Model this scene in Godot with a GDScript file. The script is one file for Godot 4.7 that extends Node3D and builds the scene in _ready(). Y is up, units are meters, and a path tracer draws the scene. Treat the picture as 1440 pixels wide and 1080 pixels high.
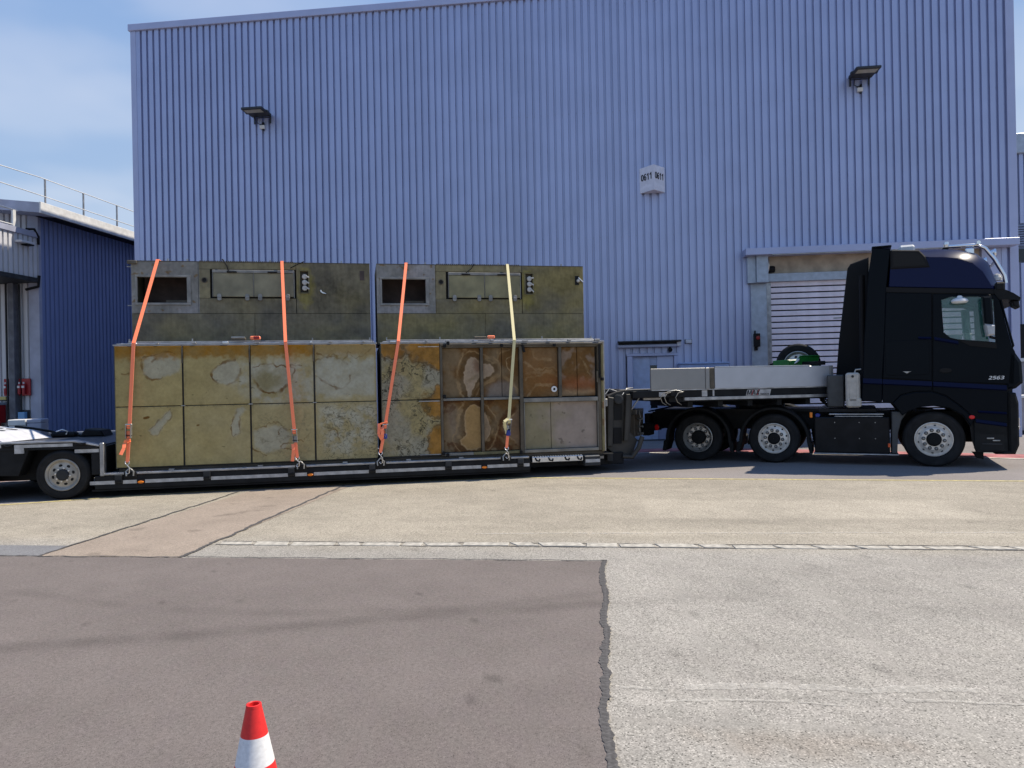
extends Node3D

const FACADE := -20.8
var M := {}
var used := {}
var rng := RandomNumberGenerator.new()
var na := FastNoiseLite.new()
var nb := FastNoiseLite.new()
var nc := FastNoiseLite.new()

# ------------------------------------------------------------------ mesh builder
class MB:
	static var gs := 1.0
	var st := SurfaceTool.new()
	var sg := -1
	var uo := Vector2.ZERO
	var us := Vector2.ONE
	var xf := Transform3D.IDENTITY

	func _init():
		st.begin(Mesh.PRIMITIVE_TRIANGLES)

	func vtx(p: Vector3):
		st.set_smooth_group(sg)
		st.set_uv(Vector2((p.x - uo.x) / us.x, 1.0 - (p.y - uo.y) / us.y))
		st.add_vertex((xf * p) * gs)

	func tri(a: Vector3, b: Vector3, c: Vector3):  # counter-clockwise seen from outside
		vtx(a)
		vtx(c)
		vtx(b)

	func quad(a: Vector3, b: Vector3, c: Vector3, d: Vector3):
		tri(a, b, c)
		tri(a, c, d)

	func otri(a: Vector3, b: Vector3, c: Vector3, o: Vector3):
		if (b - a).cross(c - a).dot((a + b + c) / 3.0 - o) >= 0.0:
			tri(a, b, c)
		else:
			tri(a, c, b)

	func oquad(a: Vector3, b: Vector3, c: Vector3, d: Vector3, o: Vector3):
		otri(a, b, c, o)
		otri(a, c, d, o)

	func box(lo: Vector3, hi: Vector3, b := 0.0):
		var c := (lo + hi) * 0.5
		var h := (hi - lo).abs() * 0.5
		b = minf(b, minf(h.x, minf(h.y, h.z)) * 0.9)
		for ax in 3:
			var u := (ax + 1) % 3
			var w := (ax + 2) % 3
			for s in [-1.0, 1.0]:
				var q: Array[Vector3] = []
				for k in [[-1, -1], [1, -1], [1, 1], [-1, 1]]:
					var p := Vector3.ZERO
					p[ax] = s * h[ax]
					p[u] = k[0] * (h[u] - b)
					p[w] = k[1] * (h[w] - b)
					q.append(c + p)
				oquad(q[0], q[1], q[2], q[3], c)
		if b <= 0.0:
			return
		for ax in 3:
			var u := (ax + 1) % 3
			var w := (ax + 2) % 3
			for su in [-1.0, 1.0]:
				for sw in [-1.0, 1.0]:
					var q: Array[Vector3] = []
					for k in [[-1, 0], [1, 0], [1, 1], [-1, 1]]:
						var p := Vector3.ZERO
						p[ax] = k[0] * (h[ax] - b)
						p[u] = su * (h[u] - (b if k[1] == 0 else 0.0))
						p[w] = sw * (h[w] - (0.0 if k[1] == 0 else b))
						q.append(c + p)
					oquad(q[0], q[1], q[2], q[3], c)
		for sx in [-1.0, 1.0]:
			for sy in [-1.0, 1.0]:
				for sz in [-1.0, 1.0]:
					var s := Vector3(sx, sy, sz)
					otri(c + s * Vector3(h.x, h.y - b, h.z - b), c + s * Vector3(h.x - b, h.y, h.z - b), c + s * Vector3(h.x - b, h.y - b, h.z), c)

	static func inset(p: PackedVector2Array, d: float) -> PackedVector2Array:
		var o := PackedVector2Array()
		var n := p.size()
		for i in n:
			var e0 := (p[i] - p[(i + n - 1) % n]).normalized()
			var e1 := (p[(i + 1) % n] - p[i]).normalized()
			var n0 := Vector2(-e0.y, e0.x)
			var n1 := Vector2(-e1.y, e1.x)
			var m := n0 + n1
			var k := maxf(m.length_squared() * 0.5, 0.4)
			o.append(p[i] + m * (d / k))
		return o

	# a polygon in x, y pushed from z0 (back) to z1 (front); hole: a polygon inside it
	func extrude(poly: PackedVector2Array, z0: float, z1: float, b := 0.0, hole := PackedVector2Array()):
		var p := poly.duplicate()
		if Geometry2D.is_polygon_clockwise(p):
			p.reverse()
		var rings := [[p, z0], [p, z1]]
		if b > 0.0:
			rings = [[inset(p, b), z0], [p, z0 + b], [p, z1 - b], [inset(p, b), z1]]
		for r in rings.size() - 1:
			walls(rings[r][0], rings[r][1], rings[r + 1][0], rings[r + 1][1])
		if hole.size():
			var h := hole.duplicate()
			if Geometry2D.is_polygon_clockwise(h):
				h.reverse()
			h.reverse()
			walls(h, z0, h, z1)
			cap(bridge(rings[0][0], h), z0, false)
			cap(bridge(rings[-1][0], h), z1, true)
		else:
			cap(rings[0][0], z0, false)
			cap(rings[-1][0], z1, true)

	func walls(a: PackedVector2Array, za: float, c: PackedVector2Array, zc: float):
		var n := a.size()
		for i in n:
			var j := (i + 1) % n
			quad(Vector3(a[i].x, a[i].y, za), Vector3(a[j].x, a[j].y, za), Vector3(c[j].x, c[j].y, zc), Vector3(c[i].x, c[i].y, zc))

	static func bridge(p: PackedVector2Array, h: PackedVector2Array) -> PackedVector2Array:
		var bi := 0
		var bj := 0
		var best := 1e9
		for i in p.size():
			for j in h.size():
				var d := p[i].distance_squared_to(h[j])
				if d < best:
					best = d
					bi = i
					bj = j
		var o := PackedVector2Array()
		for k in p.size() + 1:
			o.append(p[(bi + k) % p.size()])
		var side := (h[bj] - p[bi]).orthogonal().normalized() * -0.0002
		o[-1] += side
		for k in h.size() + 1:
			o.append(h[(bj + k) % h.size()])
		o[p.size() + 1] += side
		return o

	func cap(p: PackedVector2Array, z: float, front: bool):
		var t := Geometry2D.triangulate_polygon(p)
		if t.is_empty():
			print("cap failed ", p)
		for k in range(0, t.size(), 3):
			var a := Vector3(p[t[k]].x, p[t[k]].y, z)
			var b := Vector3(p[t[k + 1]].x, p[t[k + 1]].y, z)
			var c := Vector3(p[t[k + 2]].x, p[t[k + 2]].y, z)
			if ((b - a).cross(c - a).z > 0.0) == front:
				tri(a, b, c)
			else:
				tri(a, c, b)

	func tube(pts: Array, r: float, n := 8):
		var keep := sg
		sg = 1
		var up := Vector3.UP
		var prev: Array[Vector3] = []
		for i in pts.size():
			var d: Vector3 = (pts[mini(i + 1, pts.size() - 1)] - pts[maxi(i - 1, 0)]).normalized()
			if i == 0:
				up = Vector3.UP if absf(d.y) < 0.9 else Vector3.RIGHT
			var s := d.cross(up).normalized()
			up = s.cross(d).normalized()
			var ring: Array[Vector3] = []
			for k in n:
				var a := TAU * k / n
				ring.append(pts[i] + (s * cos(a) + up * sin(a)) * r)
			if i > 0:
				for k in n:
					var j := (k + 1) % n
					oquad(prev[k], prev[j], ring[j], ring[k], (pts[i] + pts[i - 1]) * 0.5)
			prev = ring
			if i == 0 or i == pts.size() - 1:
				var out: Vector3 = pts[i] + (d if i == 0 else -d)
				sg = -1
				for k in n:
					otri(pts[i], ring[k], ring[(k + 1) % n], out)
				sg = 1
		sg = keep

	# profile of Vector2(radius, z), walked with z growing on the outside, spun round z at c
	func lathe(prof: Array, c: Vector3, n := 32, smooth := true):
		var keep := sg
		for i in prof.size() - 1:
			sg = (i + 2) if smooth else -1
			for k in n:
				var a := TAU * k / n
				var b := TAU * (k + 1) / n
				var p: Vector2 = prof[i]
				var q: Vector2 = prof[i + 1]
				var v0 := c + Vector3(cos(a) * p.x, sin(a) * p.x, p.y)
				var v1 := c + Vector3(cos(b) * p.x, sin(b) * p.x, p.y)
				var v2 := c + Vector3(cos(b) * q.x, sin(b) * q.x, q.y)
				var v3 := c + Vector3(cos(a) * q.x, sin(a) * q.x, q.y)
				if p.x > 0.0001:
					tri(v0, v1, v2)
				if q.x > 0.0001:
					tri(v0, v2, v3)
		sg = keep

	func strip(rows: Array, flip := false):  # rows of points joined by quads
		for i in rows.size() - 1:
			var a: Array = rows[i]
			var b: Array = rows[i + 1]
			for k in a.size() - 1:
				if flip:
					quad(a[k], b[k], b[k + 1], a[k + 1])
				else:
					quad(a[k], a[k + 1], b[k + 1], b[k])

	func done() -> ArrayMesh:
		st.generate_normals()
		return st.commit()

# ------------------------------------------------------------------ nodes
func numbered(parent: Node, called: String) -> String:
	var key := str(parent.get_instance_id()) + called
	var n: int = used.get(key, 0)
	used[key] = n + 1
	return called if n == 0 else "%s_%03d" % [called, n]

func put_mesh(mesh: Mesh, called: String, m: Material, parent: Node = self) -> MeshInstance3D:
	var o := MeshInstance3D.new()
	o.name = numbered(parent, called)
	o.mesh = mesh
	o.material_override = m
	parent.add_child(o, true)
	return o

func put(b: MB, called: String, m: Material, parent: Node = self) -> MeshInstance3D:
	return put_mesh(b.done(), called, m, parent)

func tag(o: Node, label: String, category: String, group := ""):
	o.set_meta("label", label)
	o.set_meta("category", category)
	if group != "":
		o.set_meta("group", group)

func thing(called: String, label: String, category: String, at := Vector3.ZERO, turn := 0.0, group := "") -> Node3D:
	var o := Node3D.new()
	o.name = numbered(self, called)
	add_child(o, true)
	o.position = at
	o.rotation.y = deg_to_rad(turn)
	tag(o, label, category, group)
	return o

func structure(b: MB, called: String, m: Material) -> MeshInstance3D:
	var o := put(b, called, m)
	o.set_meta("kind", "structure")
	return o

func pbox(called: String, lo: Vector3, hi: Vector3, m: Material, parent: Node, b := 0.0) -> MeshInstance3D:
	var q := MB.new()
	q.box(lo, hi, b)
	return put(q, called, m, parent)

func P(list: Array) -> PackedVector2Array:
	var o := PackedVector2Array()
	for i in range(0, list.size(), 2):
		o.append(Vector2(list[i], list[i + 1]))
	return o

func pext(called: String, list: Array, z0: float, z1: float, m: Material, parent: Node, b := 0.0) -> MeshInstance3D:
	var q := MB.new()
	q.extrude(P(list), z0, z1, b)
	return put(q, called, m, parent)

func rounded(x0: float, y0: float, x1: float, y1: float, r: float, n := 4) -> PackedVector2Array:
	var o := PackedVector2Array()
	for c in [[x1 - r, y1 - r, 0.0], [x0 + r, y1 - r, 90.0], [x0 + r, y0 + r, 180.0], [x1 - r, y0 + r, 270.0]]:
		for k in n + 1:
			var a := deg_to_rad(c[2] + 90.0 * k / n)
			o.append(Vector2(c[0] + cos(a) * r, c[1] + sin(a) * r))
	return o

func ell(cx: float, cy: float, rx: float, ry: float, n := 16) -> PackedVector2Array:
	var o := PackedVector2Array()
	for k in n:
		o.append(Vector2(cx + cos(TAU * k / n) * rx, cy + sin(TAU * k / n) * ry))
	return o

func ptube(called: String, pts: Array, r: float, m: Material, parent: Node, n := 8) -> MeshInstance3D:
	var q := MB.new()
	q.tube(pts, r, n)
	return put(q, called, m, parent)

func lettering(txt: String, size: float, depth: float, font_name: String, m: Material, parent: Node, at: Vector3, turn := 0.0, slant := 0.0, stretch := 1.0) -> MeshInstance3D:
	var f := SystemFont.new()
	f.font_names = PackedStringArray([font_name])
	f.font_weight = 700
	var t := TextMesh.new()
	t.text = txt
	t.font = f
	t.font_size = 32
	t.pixel_size = size / 32.0
	t.depth = depth
	var o := MeshInstance3D.new()
	o.name = numbered(parent, "lettering")
	o.mesh = t
	o.material_override = m
	parent.add_child(o, true)
	o.transform = Transform3D(Basis(Vector3.UP, deg_to_rad(turn)) * Basis(Vector3(stretch, 0, 0), Vector3(slant, 1, 0), Vector3(0, 0, 1)), at)
	return o

# ------------------------------------------------------------------ materials
func mk(c: Color, rough := 0.6, metal := 0.0) -> StandardMaterial3D:
	var m := StandardMaterial3D.new()
	m.albedo_color = c.linear_to_srgb()
	m.roughness = rough
	m.metallic = metal
	return m

func bytes_image(w: int, h: int, f: Callable) -> Image:
	var d := PackedByteArray()
	d.resize(w * h * 3)
	var i := 0
	for y in h:
		for x in w:
			var c: Color = f.call(x, y)
			d[i] = clampi(int(c.r * 255.0), 0, 255)
			d[i + 1] = clampi(int(c.g * 255.0), 0, 255)
			d[i + 2] = clampi(int(c.b * 255.0), 0, 255)
			i += 3
	return Image.create_from_data(w, h, false, Image.FORMAT_RGB8, d)

func tex(im: Image) -> ImageTexture:
	im.generate_mipmaps()
	return ImageTexture.create_from_image(im)

func noise(sd: int, freq: float, oct := 4, kind := FastNoiseLite.TYPE_SIMPLEX_SMOOTH) -> FastNoiseLite:
	var n := FastNoiseLite.new()
	n.seed = sd
	n.noise_type = kind
	n.frequency = freq
	n.fractal_octaves = oct
	n.fractal_type = FastNoiseLite.FRACTAL_FBM if oct > 1 else FastNoiseLite.FRACTAL_NONE
	return n

func grimy(c: Color, grime: Texture2D, rough := 0.6, metal := 0.0, scale := 0.5) -> StandardMaterial3D:
	var m := mk(c, rough, metal)
	m.albedo_texture = grime
	m.uv1_triplanar = true
	m.uv1_scale = Vector3.ONE * scale
	return m

func gray_seamless(n: FastNoiseLite, size: int, lo: float, hi: float) -> Image:
	var src := n.get_seamless_image(size, size)
	src.convert(Image.FORMAT_L8)
	var d := src.get_data()
	for i in d.size():
		d[i] = int(255.0 * lerpf(lo, hi, d[i] / 255.0))
	return Image.create_from_data(size, size, false, Image.FORMAT_L8, d)

func aggregate(sd: int, size: int, contrast: float, dark: float, light: float, fq: float) -> Array:  # [albedo, normal]
	var stones := noise(sd, fq, 1, FastNoiseLite.TYPE_CELLULAR)
	stones.cellular_return_type = FastNoiseLite.RETURN_CELL_VALUE
	var gaps := noise(sd, fq, 1, FastNoiseLite.TYPE_CELLULAR)
	gaps.cellular_return_type = FastNoiseLite.RETURN_DISTANCE
	var a := stones.get_seamless_image(size, size)
	var b := gaps.get_seamless_image(size, size)
	var c := noise(sd + 5, 0.03, 3).get_seamless_image(size, size)
	for q in [a, b, c]:
		q.convert(Image.FORMAT_L8)
	var da := a.get_data()
	var db := b.get_data()
	var dc := c.get_data()
	var alb := PackedByteArray()
	alb.resize(size * size)
	var hei := PackedByteArray()
	hei.resize(size * size)
	for i in alb.size():
		var s := da[i] / 255.0
		var g := db[i] / 255.0
		var v := 0.80 + contrast * (s - 0.5) + 0.10 * (dc[i] / 255.0 - 0.5) - 0.25 * contrast * smoothstep(0.45, 0.95, g)
		if s < dark:
			v -= contrast * 0.9
		elif s > light:
			v += contrast * 0.5
		alb[i] = clampi(int(v * 255.0), 0, 255)
		hei[i] = clampi(int(255.0 * (0.55 + 0.25 * (s - 0.5) - 0.5 * g * g)), 0, 255)
	var ia := Image.create_from_data(size, size, false, Image.FORMAT_L8, alb)
	var ih := Image.create_from_data(size, size, false, Image.FORMAT_L8, hei)
	ih.convert(Image.FORMAT_RGBA8)
	ih.bump_map_to_normal_map(2.0)
	return [tex(ia), tex(ih)]

func ground_mat(agg: Array, scale: float, bump: float) -> StandardMaterial3D:
	var m := StandardMaterial3D.new()
	m.albedo_texture = agg[0]
	m.normal_enabled = true
	m.normal_texture = agg[1]
	m.normal_scale = bump
	m.roughness = 0.9
	m.uv1_triplanar = true
	m.uv1_world_triplanar = true
	m.uv1_scale = Vector3.ONE * scale
	m.vertex_color_use_as_albedo = true
	m.metallic_specular = 0.3
	return m

func make_materials():
	var g1 := tex(gray_seamless(noise(3, 0.012, 5), 256, 0.72, 1.0))
	var g2 := tex(gray_seamless(noise(9, 0.03, 4), 256, 0.86, 1.0))
	var g3 := tex(gray_seamless(noise(29, 0.02, 5), 256, 0.95, 1.0))
	for k in 3:
		M["clad%d" % k] = grimy(Color(0.395, 0.44, 0.62) * [1.0, 0.982, 1.014][k], g3, 0.36, 0.45, 0.13)
	M.trim = grimy(Color(0.42, 0.46, 0.64), g3, 0.42, 0.25, 0.2)
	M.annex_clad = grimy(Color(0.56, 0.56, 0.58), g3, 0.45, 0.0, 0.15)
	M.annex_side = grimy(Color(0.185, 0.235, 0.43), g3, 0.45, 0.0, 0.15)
	M.annex_trim = grimy(Color(0.38, 0.40, 0.50), g2, 0.45, 0.0, 0.2)
	M.white = grimy(Color(0.74, 0.74, 0.72), g2, 0.5, 0.0, 0.4)
	M.steel_blue = grimy(Color(0.40, 0.46, 0.54), g2, 0.35, 0.25, 0.6)
	M.slat = grimy(Color(0.84, 0.79, 0.87), g2, 0.45, 0.0, 0.4)
	M.beige_board = grimy(Color(0.58, 0.49, 0.37), g1, 0.8, 0.0, 0.5)
	M.door_blue = grimy(Color(0.46, 0.54, 0.72), g2, 0.5, 0.0, 0.5)
	M.black = mk(Color(0.012, 0.012, 0.013), 0.55)
	M.black.metallic_specular = 0.25
	M.void = mk(Color(0.008, 0.008, 0.008), 0.9)
	M.rubber = grimy(Color(0.02, 0.02, 0.021), g1, 0.8, 0.0, 2.0)
	M.rubber.metallic_specular = 0.25
	M.tyre = grimy(Color(0.026, 0.026, 0.027), g1, 0.75, 0.0, 1.2)
	M.tyre.metallic_specular = 0.25
	M.chassis = grimy(Color(0.022, 0.022, 0.024), g1, 0.5, 0.0, 0.8)
	M.chassis.metallic_specular = 0.25
	M.trailer_black = grimy(Color(0.018, 0.019, 0.021), g1, 0.55, 0.0, 0.8)
	M.trailer_black.metallic_specular = 0.25
	M.trailer_brown = grimy(Color(0.038, 0.034, 0.028), g1, 0.6, 0.0, 0.9)
	M.dark_grey = grimy(Color(0.05, 0.052, 0.055), g1, 0.5, 0.0, 0.8)
	M.dark_grey.metallic_specular = 0.25
	M.alu = grimy(Color(0.5, 0.5, 0.51), g1, 0.38, 0.75, 1.0)
	M.alu_bright = grimy(Color(0.72, 0.72, 0.73), g2, 0.3, 0.85, 1.0)
	M.board_left = grimy(Color(0.27, 0.265, 0.255), g3, 0.45, 0.35, 0.7)
	M.board_right = grimy(Color(0.47, 0.48, 0.51), g3, 0.4, 0.35, 0.5)
	M.reflector_white = grimy(Color(0.54, 0.53, 0.52), g1, 0.4, 0.0, 1.5)
	M.zinc = grimy(Color(0.45, 0.45, 0.44), g1, 0.4, 0.6, 1.5)
	M.rim = grimy(Color(0.80, 0.75, 0.68), g2, 0.4, 0.35, 1.5)
	M.nut = mk(Color(0.10, 0.095, 0.09), 0.4, 0.4)
	M.chrome = mk(Color(0.75, 0.75, 0.76), 0.16, 1.0)
	M.paint = mk(Color(0.005, 0.009, 0.042), 0.3)
	M.paint.metallic_specular = 0.2
	M.paint.clearcoat_enabled = true
	M.paint.clearcoat = 0.1
	M.paint.clearcoat_roughness = 0.06
	M.paint_low = mk(Color(0.005, 0.007, 0.010), 0.3)
	M.paint_low.metallic_specular = 0.14
	M.paint_low.clearcoat_enabled = true
	M.paint_low.clearcoat = 0.04
	M.paint_low.clearcoat_roughness = 0.08
	M.plastic = grimy(Color(0.016, 0.017, 0.018), g1, 0.6, 0.0, 1.0)
	M.plastic.metallic_specular = 0.25
	M.skirt = grimy(Color(0.016, 0.016, 0.018), g1, 0.4, 0.0, 0.7)
	M.skirt.metallic_specular = 0.25
	M.glass = mk(Color(0.05, 0.22, 0.20), 0.02)
	M.glass.albedo_color.a = 0.22
	M.glass.transparency = BaseMaterial3D.TRANSPARENCY_ALPHA
	M.glass_dark = mk(Color(0.01, 0.013, 0.016), 0.04)
	M.seat = mk(Color(0.03, 0.032, 0.036), 0.8)
	M.paper = mk(Color(0.6, 0.62, 0.62), 0.8)
	M.amber = mk(Color(0.85, 0.22, 0.01), 0.25)
	M.red_lens = mk(Color(0.62, 0.01, 0.012), 0.2)
	M.red_paint = grimy(Color(0.35, 0.012, 0.018), g2, 0.45, 0.0, 0.8)
	M.blue_plastic = mk(Color(0.012, 0.03, 0.22), 0.45)
	M.sky_plastic = mk(Color(0.16, 0.34, 0.55), 0.5)
	M.green_plastic = grimy(Color(0.008, 0.16, 0.02), g2, 0.4, 0.0, 0.9)
	M.tank = grimy(Color(0.50, 0.47, 0.42), g2, 0.5, 0.0, 1.0)
	M.orange = mk(Color(1.0, 0.20, 0.06), 0.42)
	M.orange.metallic_specular = 1.0
	M.orange.rim_enabled = true
	M.orange.rim = 1.0
	M.orange.rim_tint = 0.3
	M.cream = grimy(Color(0.62, 0.50, 0.18), g2, 0.8, 0.0, 2.0)
	M.lens = mk(Color(0.42, 0.40, 0.30), 0.3)
	M.lamp_body = mk(Color(0.02, 0.022, 0.026), 0.5)
	M.grey_plastic = mk(Color(0.52, 0.53, 0.56), 0.6)
	M.ink = mk(Color(0.015, 0.015, 0.018), 0.6)
	M.cone_red = grimy(Color(0.82, 0.024, 0.022), g2, 0.45, 0.0, 6.0)
	M.cone_white = grimy(Color(0.82, 0.82, 0.82), g2, 0.5, 0.0, 7.0)
	M.frame_steel = grimy(Color(0.135, 0.112, 0.08), g1, 0.55, 0.3, 0.9)
	M.rail_steel = grimy(Color(0.42, 0.41, 0.40), g1, 0.42, 0.5, 1.2)
	M.skid = grimy(Color(0.09, 0.07, 0.045), g1, 0.8, 0.0, 1.0)
	M.crate_dark = grimy(Color(0.03, 0.028, 0.024), g1, 0.7, 0.0, 1.0)
	M.crate_side = grimy(Color(0.14, 0.13, 0.09), g1, 0.6, 0.2, 0.6)
	M.yellow_line = grimy(Color(0.66, 0.56, 0.25), g1, 0.85, 0.0, 3.0)
	M.tar = grimy(Color(0.125, 0.12, 0.12), g1, 0.9, 0.0, 9.0)
	M.tar.metallic_specular = 0.2
	M.red_lane = grimy(Color(0.46, 0.17, 0.18), g1, 0.9, 0.0, 0.8)
	M.white_line = grimy(Color(0.70, 0.68, 0.62), g1, 0.9, 0.0, 0.8)
	M.concrete_wall = grimy(Color(0.42, 0.40, 0.42), g1, 0.85, 0.0, 0.3)
	M.louver = grimy(Color(0.20, 0.25, 0.38), g2, 0.5, 0.0, 0.5)
	M.gutter_stone = grimy(Color(0.52, 0.49, 0.43), g1, 0.9, 0.0, 3.0)
	M.grey_sign = grimy(Color(0.82, 0.83, 0.92), g2, 0.5, 0.0, 0.6)
	M.red_dim = mk(Color(0.22, 0.012, 0.012), 0.3)
	M.sky_cab = grimy(Color(0.33, 0.45, 0.72), g2, 0.45, 0.0, 0.5)
	M.rim_dull = grimy(Color(0.62, 0.60, 0.57), g1, 0.3, 0.5, 1.5)
	M.deck_steel = grimy(Color(0.07, 0.075, 0.09), g1, 0.35, 0.2, 0.8)
	M.tank_dark = grimy(Color(0.24, 0.20, 0.16), g1, 0.6, 0.0, 1.0)
	M.grey_guard = grimy(Color(0.055, 0.058, 0.06), g1, 0.6, 0.0, 1.0)
	M.amber_dull = mk(Color(0.75, 0.09, 0.01), 0.35)
	M.badge = mk(Color(0.55, 0.56, 0.57), 0.35, 0.3)
	M.mirror_shell = mk(Color(0.72, 0.72, 0.72), 0.3)
	M.mirror_low = grimy(Color(0.45, 0.46, 0.48), g2, 0.3, 0.3, 1.5)
	M.grime = g1
	M.rail_dull = grimy(Color(0.27, 0.255, 0.225), g1, 0.5, 0.3, 0.9)
	M.olive_steel = grimy(Color(0.24, 0.20, 0.09), g1, 0.6, 0.1, 1.0)
	M.rust = grimy(Color(0.17, 0.10, 0.045), g1, 0.8, 0.0, 1.5)
	M.inner_brown = grimy(Color(0.10, 0.07, 0.06), g1, 0.8, 0.0, 1.0)
	M.hatch_pale = grimy(Color(0.33, 0.315, 0.285), g1, 0.5, 0.15, 1.0)
	M.niche = grimy(Color(0.10, 0.085, 0.06), g1, 0.7, 0.0, 1.0)
	M.knob = mk(Color(0.48, 0.46, 0.42), 0.4)
	M.cream_web = mk(Color(0.60, 0.52, 0.25), 0.42)
	M.cream_web.metallic_specular = 1.0
	M.cream_web.rim_enabled = true
	M.cream_web.rim = 1.0
	M.ramp_white = grimy(Color(0.72, 0.72, 0.74), g2, 0.45, 0.3, 0.8)
	M.rim_trailer = grimy(Color(0.46, 0.43, 0.38), g1, 0.45, 0.3, 1.5)
	M.column = grimy(Color(0.15, 0.155, 0.18), g1, 0.6, 0.0, 0.8)
	M.fold = mk(Color(0.004, 0.006, 0.028), 0.35)
	M.fold.metallic_specular = 0.2
	M.fold.clearcoat_enabled = true
	M.fold.clearcoat = 0.1
	M.worn_white = grimy(Color(0.72, 0.69, 0.63), g1, 0.9, 0.0, 6.0)
	M.worn_white.albedo_color.a = 0.32
	M.worn_white.transparency = BaseMaterial3D.TRANSPARENCY_ALPHA

# ------------------------------------------------------------------ camera, sky, sun
func _ready():
	rng.seed = 7
	na = noise(11, 1.0, 4)
	nb = noise(23, 1.0, 3)
	nc = noise(37, 1.0, 1)
	var cam := Camera3D.new()
	cam.name = "camera"
	cam.fov = 54.87
	cam.near = 0.1
	cam.far = 900.0
	cam.transform = Transform3D(Basis(Vector3.UP, deg_to_rad(6.8)) * Basis(Vector3.BACK, -0.02), Vector3(0, 1.65, 0))
	add_child(cam)
	cam.current = true
	var env := Environment.new()
	env.background_mode = Environment.BG_SKY
	env.tonemap_mode = Environment.TONE_MAPPER_LINEAR
	env.tonemap_exposure = 1.3
	env.sdfgi_enabled = true
	env.ssao_enabled = true
	env.ssil_enabled = true
	var sm := ProceduralSkyMaterial.new()
	sm.sky_top_color = Color(0.36, 0.53, 0.77)
	sm.sky_horizon_color = Color(0.69, 0.77, 0.84)
	sm.sky_curve = 0.30
	sm.sky_energy_multiplier = 0.98
	sm.ground_bottom_color = Color(0.55, 0.53, 0.50)
	sm.ground_horizon_color = Color(0.66, 0.68, 0.70)
	sm.sun_angle_max = 4.0
	sm.sky_cover = cloud_cover()
	sm.sky_cover_modulate = Color(0.42, 0.42, 0.42)
	var sky := Sky.new()
	sky.sky_material = sm
	env.sky = sky
	env.background_energy_multiplier = 1.0
	var we := WorldEnvironment.new()
	we.name = "environment"
	we.environment = env
	add_child(we)
	var sun := DirectionalLight3D.new()
	sun.name = "sun"
	sun.light_energy = 1.6
	sun.light_color = Color(1.0, 0.955, 0.88)
	sun.light_angular_distance = 0.5
	sun.shadow_enabled = true
	sun.basis = Basis.looking_at(-Vector3(0.635, 1.0, -0.265), Vector3.UP)
	add_child(sun)
	make_materials()
	build_ground()
	build_warehouse()
	build_annex()
	build_neighbour()
	build_trailer()
	build_tractor()
	build_crates()
	build_straps()
	build_cargo()
	build_small()

func cloud_cover() -> ImageTexture:
	# thin white wisps all round the sky: streaks at random bearings and heights, frayed by noise
	var w := 1024
	var h := 512
	var n := noise(61, 1.0, 5)
	var r := RandomNumberGenerator.new()
	r.seed = 5
	var wisps := [[-36.0, 19.3, 9.0, 3.0], [-27.0, 26.5, 9.0, 2.6], [-37.0, 13.0, 6.0, 0.9], [27.0, 17.0, 10.0, 5.0]]
	for k in 46:
		wisps.append([fposmod(38.0 + k * 7.0 + r.randf_range(-3, 3), 360.0), r.randf_range(8.0, 62.0), r.randf_range(6.0, 20.0), r.randf_range(1.5, 5.0)])
	var d := PackedByteArray()
	d.resize(w * h * 4)
	var i := 0
	for y in h:
		var el := 90.0 - (y + 0.5) / h * 180.0
		for x in w:
			var a := 0.0
			if el > -2.0:
				var az := (x + 0.5) / w * 360.0
				var q := deg_to_rad(az)
				var e := el / 12.0
				var f := n.get_noise_3d(cos(q) * 6.0, e * 5.5 + az * 0.012, sin(q) * 6.0)
				var g := n.get_noise_3d(cos(q) * 2.2 + 9.0, e * 1.6, sin(q) * 2.2)
				for s in wisps:
					var dx := fposmod(az - s[0] + 180.0, 360.0) - 180.0
					dx *= cos(deg_to_rad(el))
					if absf(dx) < s[2] * 1.6 and absf(el - s[1]) < s[3] * 2.5:
						var dd := Vector2(dx / s[2], (el - s[1] - dx * 0.06) / s[3]).length()
						a = maxf(a, smoothstep(1.25, 0.35, dd + 0.6 * f))
				a = 0.04 + 0.08 * smoothstep(-0.3, 0.5, g) + 0.85 * a * (0.8 + 0.4 * f)
				a *= smoothstep(-2.0, 3.0, el)
			d[i] = 255
			d[i + 1] = 223
			d[i + 2] = 166
			d[i + 3] = clampi(int(a * 255.0), 0, 255)
			i += 4
	return ImageTexture.create_from_image(Image.create_from_data(w, h, false, Image.FORMAT_RGBA8, d))

# ------------------------------------------------------------------ ground
func yellow_z(x: float) -> float:
	var l := -9.98 + (x + 8.87) * -0.4014
	var r := -12.91 + (x + 1.57) * 0.0914
	l -= 0.42 * sin(PI * clampf((x + 8.9) / 7.2, 0.0, 1.0))
	return 0.5 * (l + r + sqrt((l - r) * (l - r) + 0.02))

func lane_z(x: float) -> float:
	return -17.8 + sqrt(0.16 * (x - 2.0) * (x - 2.0) + 0.25)

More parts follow.
